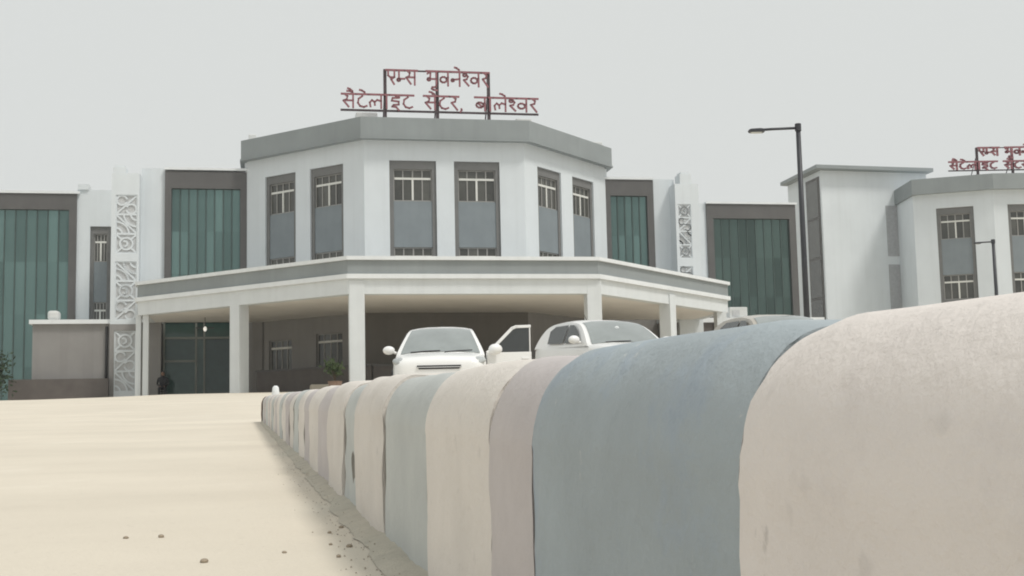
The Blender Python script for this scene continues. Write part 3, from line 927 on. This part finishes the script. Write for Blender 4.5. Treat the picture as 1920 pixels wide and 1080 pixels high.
facet2((29.55, 76.89), (40.85, 77.33), [(0.86, 3.05), (4.2, 6.4), (7.6, 9.8)])
facet2((40.85, 77.33), (46.1, 81.7), [(1.0, 3.2), (4.2, 6.4)])
MB().prism(off2([(25.115, 78.4), (25.4, 78.7), (25.4, 84), (25.115, 84)]), 1.8, ZR0).build('wall', 'white', b2)
# tower
ta, tb, tcn = Vector((19.364, 80.252)), Vector((27.494, 82.292)), Vector((18.3, 85.6))
ta = Vector((19.95, 80.40)); tl = Vector((18.95, 85.6))
tw = off2([ta, (27.3, 82.24), (26.3, 87.5), tl])
tower = MB().prism(tw, 1.8, 16.25).build('tower', 'white', b2)
MB().prism(off2([(19.51, 79.67), (27.64, 81.71), (26.5, 88.0), (18.45, 85.6)]), 16.253, 16.5).build('roof_slab', 'fascia', tower, bevel=0.02)
# dark stair window strip on the tower's left side
d = (tl - ta).normalized()
n_ = Vector((-d.y, d.x))
def strip(t0, t1, z0, z1, o0, o1):
    p0, p1 = ta + d * t0 + n_ * o0, ta + d * t1 + n_ * o0
    q0, q1 = ta + d * t0 + n_ * o1, ta + d * t1 + n_ * o1
    return MB().prism(off2([q0, p0, p1, q1]), z0, z1)
so = strip(0.25, 2.3, 2.6, 15.9, -0.05, 0.04).build('stair_window', 'cladding', tower)
for j in range(5):
    strip(0.45, 2.1, 3.0 + j * 2.58, 3.0 + j * 2.58 + 2.4, 0.035, 0.06).build('pane', 'glass_dark', so)
# grey relief panels on the tower front
d2 = (Vector((27.3, 82.24)) - ta).normalized()
an2 = math.atan2(d2.y, d2.x)
for (x0, x1, z0, z1) in ((4.5, 5.9, 10.75, 14.05), (4.5, 5.9, 6.9, 10.2)):
    p = ta + d2 * x0
    MB().box(0, x1 - x0, -0.03, 0.02, z0, z1).build('recess', 'panel', tower, loc=(p.x - O2.x, p.y - O2.y, 0), rotz=an2)
rs2 = roof_sign('maroon lettered rooftop sign cut off by the right edge of the picture', (31.35, 77.4, ZR1), 0.02, sw=0.14, lm='sign')
rs2.scale = (0.86, 1, 0.70)

# ------------------------------------------------------------------ street lamps
def street_lamp(label, x, y, ztop, arm, prad):
    zg = ground_z(x, y)
    o = thing('street_lamp', label, 'street lamp', (x, y, zg), 0, 'street lamps')
    h = ztop - zg
    MB().tube([(0, 0, 0.02), (0, 0, h * 0.5), (0, 0, h)], [prad, prad * 0.86, prad * 0.72], 12).build('pole', 'pole', o, smooth=True)
    MB().box(-0.16, 0.16, -0.16, 0.16, -0.03, 0.03).build('base_plate', 'pole', o)
    MB().tube([(0, 0, h - 0.06), (-arm * 0.55, 0, h - 0.075), (-arm * 0.78, 0, h - 0.09)], 0.035, 8).build('arm', 'pole', o, smooth=True)
    MB().tube([(0, 0, h - 0.14), (0, 0, h + 0.05)], prad * 0.95, 10).build('collar', 'pole', o)
    hd = MB()
    pts = [(-arm - 0.06, -0.05), (-arm - 0.03, -0.10), (-arm * 0.74, -0.11), (-arm * 0.70, -0.09), (-arm * 0.72, -0.03), (-arm * 0.8, -0.015), (-arm, -0.025)]
    hd.xz_prism([(a, h - 0.045 + b) for a, b in pts], -0.11, 0.11)
    ho = hd.build('lamp_head', 'pole', o, bevel=0.012)
    MB().box(-arm, -arm * 0.77, -0.08, 0.08, h - 0.165, h - 0.152).build('lens', 'lens', ho)
    return o
street_lamp('tall black street lamp with one arm pointing left, standing before the tower', 7.42, 32.0, 7.80, 1.22, 0.085)
street_lamp('small distant dark lamp post before the right-hand window bay', 22.93, 60.0, 8.62, 0.85, 0.10)

# ------------------------------------------------------------------ cars
def catmull(pts, n_):
    out = []
    P = [pts[0]] + list(pts) + [pts[-1]]
    for i in range(1, len(P) - 2):
        for k in range(n_):
            t = k / n_
            out.append(tuple(0.5 * ((2 * P[i][j]) + (-P[i - 1][j] + P[i + 1][j]) * t + (2 * P[i - 1][j] - 5 * P[i][j] + 4 * P[i + 1][j] - P[i + 2][j]) * t * t
                                    + (-P[i - 1][j] + 3 * P[i][j] - 3 * P[i + 1][j] + P[i + 2][j]) * t ** 3) for j in range(len(pts[0]))))
    out.append(tuple(pts[-1]))
    return out

def make_car(label, x, y, rotz, pitch, sc, suv=False, open_door=False, paint='car'):
    """car in own frame: nose towards -y"""
    o = thing('parked_car', label, 'car', (x, y, ground_z(x, y)), 0)
    o.rotation_euler = (pitch, 0, rotz)
    o.scale = sc
    hz = 0.10 if suv else 0.0                            # taller body
    belt = 0.96 + hz
    # ---- lower body: y, half width, bottom, shoulder, centre top
    st = [(-1.93, 0.56, 0.32, 0.66, 0.70), (-1.90, 0.71, 0.26, 0.77, 0.81), (-1.78, 0.80, 0.20, 0.83, 0.88), (-1.55, 0.85, 0.19, 0.865, 0.915), (-1.2, 0.868, 0.19, 0.90, 0.95),
          (-0.85, 0.87, 0.19, 0.92, 0.965), (-0.4, 0.872, 0.19, 0.945, 0.97), (0.4, 0.872, 0.19, 0.965, 0.97), (1.1, 0.872, 0.19, 0.985, 0.98), (1.55, 0.855, 0.21, 0.995, 0.99), (1.80, 0.80, 0.26, 0.96, 0.97), (1.90, 0.70, 0.32, 0.86, 0.88)]
    st = [(a, b, c, d_ + hz, e_ + hz) for a, b, c, d_, e_ in st]
    rows = catmull(st, 3)
    m = MB()
    NS = 15
    vs_ = []
    for (yy, w, zb, zs, zt) in rows:
        half = [(w * 0.90, zb), (w * 0.985, zb + (zs - zb) * 0.15), (w, zb + (zs - zb) * 0.42), (w * 0.985, zb + (zs - zb) * 0.70), (w * 0.975, zb + (zs - zb) * 0.86), (w * 0.925, zs - 0.012), (w * 0.80, zs + (zt - zs) * 0.42)]
        full = [(-a, b) for a, b in half] + [(0, zt)] + [(a, b) for a, b in reversed(half)]
        vs_ += [(a, yy, b) for a, b in full]
    nr = len(rows)
    fs_ = [(j * NS + i, j * NS + i + 1, (j + 1) * NS + i + 1, (j + 1) * NS + i) for j in range(nr - 1) for i in range(NS - 1)]
    fs_ += [(j * NS + NS - 1, j * NS, (j + 1) * NS, (j + 1) * NS + NS - 1) for j in range(nr - 1)]
    fs_ += [tuple(range(NS)), tuple((nr - 1) * NS + i for i in range(NS - 1, -1, -1))]
    m.add(vs_, fs_)
    body = m.build('body', paint, o, smooth=True)
    # ---- cabin
    rz = 1.50 + (0.07 if suv else 0)
    pf = [(-0.86, belt - 0.02), (-0.52, belt + (rz - belt) * 0.45), (-0.20, belt + (rz - belt) * 0.80), (0.08, rz - 0.035), (0.55, rz), (1.05, rz - 0.02), (1.45, rz - 0.09), (1.68, belt + (rz - belt) * 0.45), (1.82, belt - 0.02)]
    cur = catmull(pf, 5)
    wb_, wr = 0.835, 0.60 + (0.03 if suv else 0)
    def hw(z):
        f = max(0, min(1.1, (z - belt) / (rz - belt)))
        return wb_ + (wr - wb_) * f ** 1.15
    def surf(yy, z, t, lift=0.0):
        w = hw(z)
        bow = 0.10 * t * t * (1 - max(0, min(1, (z - belt) / (rz - belt))) * 0.5)
        sgn = 1 if yy < 0.3 else (-1 if yy > 1.3 else 0)
        return (t * w, yy + bow * sgn - (lift if yy < 0.1 else 0), z - 0.055 * abs(t) ** 3.2 + lift)
    m = MB()
    T = [-1, -0.92, -0.75, -0.4, 0, 0.4, 0.75, 0.92, 1]
    m.add([surf(a, b, t) for a, b in cur for t in T],
          [(j * 9 + i, j * 9 + i + 1, (j + 1) * 9 + i + 1, (j + 1) * 9 + i) for j in range(len(cur) - 1) for i in range(8)])
    for s in (-1, 1):
        top = [surf(a, b, s) for a, b in cur]
        bot = [(s * (wb_ + 0.0), p[1], belt - 0.06) for p in top]
        k = len(top)
        m.add(top + bot, [(i, i + 1, k + i + 1, k + i) for i in range(k - 1)])
    cab = m.build('cabin', paint, o, smooth=True, merge=0.001)
    es = cab.modifiers.new('split', 'EDGE_SPLIT')
    es.split_angle = math.radians(48)
    # windscreen
    ws = [p for p in cur if p[0] < -0.04]
    ws = ws[1:]
    T2 = [-0.90, -0.6, -0.3, 0, 0.3, 0.6, 0.90]
    m = MB()
    m.add([surf(a, b, t, 0.008) for a, b in ws for t in T2],
          [(j * 7 + i, j * 7 + i + 1, (j + 1) * 7 + i + 1, (j + 1) * 7 + i) for j in range(len(ws) - 1) for i in range(6)])
    wo = m.build('windscreen', 'car_glass', o, smooth=True)
    m = MB()
    for cx0, cx1 in ((-0.55, 0.0), (0.08, 0.6)):
        m.tube([(cx0, -0.92, belt + 0.012), ((cx0 + cx1) / 2, -0.895, belt + 0.03), (cx1, -0.86, belt + 0.04)], 0.012, 5)
    m.build('wiper', 'plastic', o)
    rwn = [p for p in cur if p[0] > 1.46][:-3]
    m = MB()
    m.add([surf(a, b, t * 0.85, 0.012) for a, b in rwn for t in (-1, -0.5, 0, 0.5, 1)],
          [(j * 5 + i, j * 5 + i + 1, (j + 1) * 5 + i + 1, (j + 1) * 5 + i) for j in range(len(rwn) - 1) for i in range(4)])
    m.build('rear_window', 'side_glass', o, smooth=True)
    # side windows
    def side_win(poly, s):
        m_ = MB()
        pts_ = [(s * (hw(z) + 0.010 - 0.0), yy, z) for yy, z in poly]
        m_.add(pts_, [tuple(range(len(pts_)))])
        return m_.build('side_window', 'side_glass', o)
    h1 = rz - 0.12
    for s in (-1, 1):
        if not (open_door and s > 0):
            side_win([(-0.42, belt + 0.02), (0.30, belt + 0.02), (0.30, h1), (0.10, h1 - 0.01), (-0.14, h1 - 0.14)], s)
        side_win([(0.37, belt + 0.02), (1.08, belt + 0.03), (1.14, h1 - 0.10), (0.95, h1 - 0.01), (0.37, h1)], s)
    # headlights, grille, plate
    for s in (-1, 1):
        hl = MB().ellipsoid((0, 0, 0), (0.22, 0.12, 0.08), 16, 10)
        h_ = hl.build('headlight', 'headlight', o, smooth=True, loc=(s * 0.65, -1.765, 0.765 + hz))
        h_.rotation_euler = (math.radians(18), math.radians(s * -14), math.radians(s * 30))
        fl = MB().ellipsoid((0, 0, 0), (0.07, 0.03, 0.05), 12, 8)
        fl.build('fog_lamp', 'headlight', o, smooth=True, loc=(s * 0.60, -1.845, 0.36))
    MB().xz_prism([(-0.40, 0.715 + hz), (-0.36, 0.645 + hz), (0.36, 0.645 + hz), (0.40, 0.715 + hz)], -1.945, -1.86).build('grille', 'plastic', o, bevel=0.01)
    MB().box(-0.40, 0.40, -1.955, -1.93, 0.672 + hz, 0.69 + hz).build('grille_bar', 'chrome', o)
    MB().xz_prism([(-0.46, 0.26), (0.46, 0.26), (0.40, 0.40), (-0.40, 0.40)], -1.955, -1.85).build('lower_grille', 'plastic', o, bevel=0.01)
    MB().box(-0.25, 0.25, -1.965, -1.945, 0.43, 0.53).build('number_plate', 'trim', o)
    # mirrors
    for s in (-1, 1):
        if open_door and s > 0:
            continue
        mm = MB().ellipsoid((s * 0.985, -0.47, belt + 0.07), (0.115, 0.075, 0.082), 14, 9)
        mm.tube([(s * 0.84, -0.45, belt + 0.015), (s * 0.92, -0.46, belt + 0.04)], 0.028, 6)
        mm.build('mirror', paint, o, smooth=True)
        MB().ellipsoid((s * 0.985, -0.415, belt + 0.07), (0.095, 0.03, 0.066), 12, 8).build('mirror_glass', 'chrome', o, smooth=True)
    # wheels
    for s in (-1, 1):
        for yy in (-1.28, 1.2):
            ar = MB().tube([(s * 0.70, yy, 0.31), (s * 0.877, yy, 0.31)], 0.355, 24)
            ar.build('wheel_arch', 'plastic', o)
            ty = MB().tube([(s * 0.70, yy, 0.30), (s * 0.72, yy, 0.30), (s * 0.86, yy, 0.30), (s * 0.885, yy, 0.30)], [0.27, 0.30, 0.30, 0.27], 26)
            to = ty.build('wheel', 'rubber', o, smooth=False)
            rm = MB().tube([(s * 0.87, yy, 0.30), (s * 0.889, yy, 0.30)], [0.20, 0.19], 20)
            for k in range(5):
                a = 2 * math.pi * k / 5
                rm.tube([(s * 0.888, yy, 0.30), (s * 0.893, yy + 0.18 * math.cos(a), 0.30 + 0.18 * math.sin(a))], 0.022, 5)
            rm.build('rim', 'alloy', to)
    # antenna
    MB().tube([(0, 0.95, rz - 0.03), (0, 1.12, rz + 0.13)], 0.006, 5).build('antenna', 'plastic', o)
    if suv:
        MB().ellipsoid((-0.05, -0.40, 1.36), (0.05, 0.02, 0.05), 10, 7).build('windscreen_sticker', 'trim', o)
    if open_door:
        MB().add([(0.879, -0.50, 0.32), (0.879, 0.42, 0.32), (0.879, 0.42, belt - 0.08), (0.879, -0.50, belt - 0.08)], [(0, 1, 2, 3)]).build('doorway', 'plastic', o)
        hinge = (0.875, -0.52, 0)
        aa = math.radians(72)
        # door in own frame: x along the door from hinge, -y outer side, turned so that x points outwards
        dm = MB()
        prof_ = [(0.0, 0.30), (0.86, 0.30), (0.90, 0.55), (0.90, belt), (0.0, belt - 0.01)]
        dm.xz_prism(prof_, -0.035, 0.045)
        fo = 0.035
        fr = [(0.02, belt + 0.001), (0.10, belt + 0.05), (0.52, rz - 0.09), (0.60, rz - 0.06), (0.88, rz - 0.05)]
        for (xa, za), (xb, zb) in zip(fr[:-1], fr[1:]):
            dm.stroke([(xa, za), (xb, zb)], 0.055, -0.02, 0.02)
        dm.box(0.865, 0.89, -0.02, 0.02, belt + 0.001, rz - 0.08)
        door = dm.build('door', 'car', o, loc=hinge, rotz=math.pi / 2 - aa, bevel=0.008)
        gm = MB().xz_prism([(0.09, belt + 0.01), (0.88, belt + 0.01), (0.88, rz - 0.08), (0.58, rz - 0.085), (0.50, rz - 0.12)], -0.004, 0.004)
        gm.build('door_window', 'side_glass', door)
        mm = MB().ellipsoid((0.12, -0.16, belt + 0.05), (0.14, 0.10, 0.105), 14, 9)
        mm.tube([(0.12, -0.02, belt - 0.01), (0.12, -0.09, belt + 0.01)], 0.03, 6)
        mm.build('mirror', 'car', door, smooth=True)
        MB().box(0.70, 0.84, -0.055, -0.036, belt - 0.14, belt - 0.11).build('handle', 'car', door, bevel=0.006)
    return o

make_car('white hatchback facing the camera with its front door wide open', -1.36, 24.0, math.radians(2), 0.038, (0.97, 1.0, 0.97), False, True)
make_car('white car parked at an angle, half hidden behind the kerb, near the right front column', 1.95, 25.9, math.radians(23), 0.038, (1.06, 1.04, 1.02), True, False)

make_car('beige silver car showing only its roof and dark side windows above the kerb', 5.0, 23.7, math.radians(12.1), 0.038, (1.0, 1.12, 1.03), False, False, 'car_silver')

# ------------------------------------------------------------------ plants
def shrub(name, label, loc, h, rx, n_, leaf, m, pot=False, seed=1):
    rr = random.Random(seed)
    o = thing(name, label, 'plant', loc)
    base = 0.0
    if pot:
        MB().tube([(0, 0, 0), (0, 0, 0.38), (0, 0, 0.42)], [0.20, 0.28, 0.30], 14).build('pot', 'pot', o)
        base = 0.4
    stm = MB()
    tips = []
    for k in range(9):
        a = rr.uniform(0, 6.28)
        q = Vector((math.cos(a) * rx * rr.uniform(0.2, 0.8), math.sin(a) * rx * rr.uniform(0.2, 0.8), base + (h - base) * rr.uniform(0.5, 0.95)))
        mid = Vector((q.x * 0.35, q.y * 0.35, base + (q.z - base) * 0.55))
        stm.tube([(0, 0, base - 0.05), mid, q], [0.02, 0.014, 0.006], 5)
        tips += [q, mid * 0.5 + q * 0.5]
    stm.build('stem', 'bark', o)
    lv = MB()
    for k in range(n_):
        c = Vector(rr.choice(tips)) + Vector((rr.gauss(0, rx * 0.25), rr.gauss(0, rx * 0.25), rr.gauss(0, h * 0.10)))
        c.z = max(base + 0.02, c.z)
        d_ = Vector((rr.gauss(0, 1), rr.gauss(0, 1), rr.gauss(0.3, 0.7))).normalized()
        s_ = d_.cross(Vector((rr.gauss(0, 1), rr.gauss(0, 1), rr.gauss(0, 1)))).normalized()
        l_ = leaf * rr.uniform(0.6, 1.3)
        lv.add([c, c + d_ * l_ * 0.5 + s_ * l_ * 0.28, c + d_ * l_, c + d_ * l_ * 0.5 - s_ * l_ * 0.28], [(0, 1, 2, 3)])
    lm = lv.mesh('foliage', recalc=False)
    lo = link('foliage', lm, m, o)
    return o
x, y = W(-5.75, -0.2)
shrub('potted_plant', 'green potted plant beside the left front canopy column', (x, y, ground_z(x, y)), 1.15, 0.45, 260, 0.17, 'leaf', True, 3)
x, y = W(-20.9, 12.2)
shrub('shrub', 'tall dark green shrub at the left edge before the glass wing', (x, y, ground_z(x, y)), 2.3, 0.8, 700, 0.20, 'leaf_dark', False, 5)

# ------------------------------------------------------------------ lit lamp under the canopy
x, y = W(-11.3, 10.6)
pl = thing('pendant_lamp', 'lit white globe lamp hanging under the left side of the canopy', 'lamp', (x, y, 5.22), TH)
MB().ellipsoid((0, 0, 0), (0.085, 0.085, 0.12), 14, 9).build('globe', 'bulb', pl, smooth=True)
MB().tube([(0, 0, 0.12), (0, 0, 0.545)], 0.02, 6).build('rod', 'plastic', pl)
for s in (-1, 1):
    MB().box(0.11 * s if s > 0 else -0.42, 0.42 if s > 0 else -0.11, -0.05, 0.05, 0.02, 0.08).build('blade', 'plastic', pl)

# ------------------------------------------------------------------ white marker post past the kerb end
mx_, my_ = -3.16, 16.9
mp = thing('marker_post', 'short white marker post just past the far end of the kerb', 'post', (mx_, my_, ground_z(mx_, my_)))
MB().tube([(0, 0, -0.02), (0, 0, 0.33), (0, 0, 0.40), (0, 0, 0.425)], [0.055, 0.05, 0.042, 0.02], 12).build('post', 'trim', mp, smooth=True)
MB().tube([(0, 0, 0.24), (0, 0, 0.29)], 0.0535, 12).build('band', 'kerb_pale', mp)

# ------------------------------------------------------------------ seated person near the entrance
px_, py_ = W(-13.35, 12.3)
pz_ = ground_z(px_, py_)
per = thing('person', 'person in dark clothes sitting on a stool at the entrance', 'person', (px_, py_, pz_), TH)
def skin_body(name, joints, edges_, m, parent, root=0):
    me = bpy.data.meshes.new(name)
    me.from_pydata([j[:3] for j in joints], edges_, [])
    o = link(name, me, m, parent)
    md = o.modifiers.new('skin', 'SKIN')
    sv = me.skin_vertices[0].data
    for i, j in enumerate(joints):
        sv[i].radius = (j[3], j[3])
        sv[i].use_root = (i == root)
    ss = o.modifiers.new('sub', 'SUBSURF')
    ss.levels = ss.render_levels = 1
    return o
J = [(0, 0, 0.50, .15), (0, 0.02, 0.72, .15), (0, 0.0, 0.95, .17), (0, -0.02, 1.06, .06), (0, -0.04, 1.14, .055),
     (-0.2, 0, 0.97, .065), (-0.26, -0.05, 0.72, .05), (-0.16, -0.28, 0.62, .04), (-0.12, -0.36, 0.60, .035),
     (0.2, 0, 0.97, .065), (0.26, -0.05, 0.72, .05), (0.16, -0.28, 0.62, .04), (0.12, -0.36, 0.60, .035),
     (-0.11, -0.12, 0.50, .09), (-0.14, -0.44, 0.50, .07), (-0.14, -0.42, 0.12, .05), (-0.14, -0.56, 0.05, .04),
     (0.11, -0.12, 0.50, .09), (0.14, -0.44, 0.50, .07), (0.14, -0.42, 0.12, .05), (0.14, -0.56, 0.05, .04)]
E_ = [(0, 1), (1, 2), (2, 3), (3, 4), (2, 5), (5, 6), (6, 7), (7, 8), (2, 9), (9, 10), (10, 11), (11, 12), (0, 13), (13, 14), (14, 15), (15, 16), (0, 17), (17, 18), (18, 19), (19, 20)]
skin_body('body', J, E_, 'cloth', per)
hd = MB().ellipsoid((0, -0.05, 1.21), (0.078, 0.095, 0.115), 14, 10)
hd.ellipsoid((0, -0.148, 1.205), (0.014, 0.02, 0.022), 8, 6).ellipsoid((-0.08, -0.04, 1.205), (0.012, 0.022, 0.03), 8, 6).ellipsoid((0.08, -0.04, 1.205), (0.012, 0.022, 0.03), 8, 6)
hd.build('head', 'skin', per, smooth=True)
MB().ellipsoid((0, -0.03, 1.245), (0.086, 0.098, 0.095), 14, 9).build('hair', 'hair', per, smooth=True)
for s in (-1, 1):
    hm = MB().ellipsoid((s * 0.10, -0.40, 0.60), (0.035, 0.05, 0.02), 10, 7)
    for k in range(4):
        hm.tube([(s * (0.075 + 0.017 * k), -0.43, 0.60), (s * (0.073 + 0.017 * k), -0.48 + 0.006 * abs(k - 1.5), 0.595), (s * (0.072 + 0.017 * k), -0.505 + 0.006 * abs(k - 1.5), 0.575)], [.009, .008, .006], 6)
    hm.tube([(s * 0.068, -0.39, 0.60), (s * 0.048, -0.42, 0.598), (s * 0.042, -0.445, 0.59)], [.010, .009, .007], 6)
    hm.build('hand', 'skin', per, smooth=True)
stl = thing('stool', 'low dark stool under the seated person at the entrance', 'stool', (px_, py_, pz_), TH)
MB().box(-0.2, 0.2, -0.18, 0.2, 0.33, 0.37).build('seat', 'plastic', stl, bevel=0.01)
for a in (-1, 1):
    for b in (-1, 1):
        MB().tube([(a * 0.19, b * 0.17 + 0.01, -0.01), (a * 0.15, b * 0.13 + 0.01, 0.335)], 0.016, 6).build('leg', 'plastic', stl)

# ------------------------------------------------------------------ pebbles on the road
def ramp_hit(px, py):
    d_ = fw + r2 * (px - 960) / FOCAL_PX - u2 * (py - 540) / FOCAL_PX
    t = -CAM_H / (d_.z - 0.026 * d_.y)
    return Vector((d_.x * t, d_.y * t, 0))
for i, (qx, qy, s) in enumerate(((383, 1055, .0055), (302, 1008, .005), (236, 1010, .004), (635, 1045, .004), (655, 1026, .0045), (676, 985, .005), (533, 1037, .003), (620, 1022, .003), (733, 1037, .005), (736, 1058, .004), (640, 990, .004), (618, 1000, .0035))):
    p = ramp_hit(qx, qy)
    m = MB()
    rr = random.Random(i + 40)
    vs_ = []
    m.ellipsoid((0, 0, 0), (s * rr.uniform(1, 1.6), s * rr.uniform(0.9, 1.3), s * 0.8), 9, 6)
    m.v = [(a * (1 + 0.25 * noise.noise(Vector((a * 300 + i, b * 300, c * 300)))), b * (1 + 0.25 * noise.noise(Vector((a * 300, b * 300 + i, c * 300)))), c) for a, b, c in m.v]
    o = m.build('pebble', 'pebble', None, smooth=True, loc=(p.x, p.y, ground_z(p.x, p.y) + s * 0.5))
    PEB = {0: 'largest brown pebble, alone on the open road at lower left', 1: 'brown pebble on the open road, right one of a close pair',
           2: 'small brown pebble on the open road, left one of a close pair', 6: 'single small pebble midway between the open road pebbles and the kerb'}
    tag(o, PEB.get(i, 'tiny brown pebble in the cluster beside the kerb foot'), 'pebble', 'pebbles scattered on the road')

# ------------------------------------------------------------------ hazy air over the whole place
hz_box = MB().box(-140, 140, -70, 180, -4.0, 22.0).build('haze', None)
hm = bpy.data.materials.new('hazy_air')
hm.use_nodes = True
hn = hm.node_tree.nodes
hn.clear()
ho_ = hn.new('ShaderNodeOutputMaterial')
hv = hn.new('ShaderNodeVolumePrincipled')
hv.inputs['Color'].default_value = (0.93, 0.95, 0.95, 1)
hv.inputs['Density'].default_value = 0.00055
hm.node_tree.links.new(hv.outputs['Volume'], ho_.inputs['Volume'])
hz_box.data.materials.append(hm)
tag(hz_box, 'pale dusty haze hanging over the whole forecourt', kind='stuff')
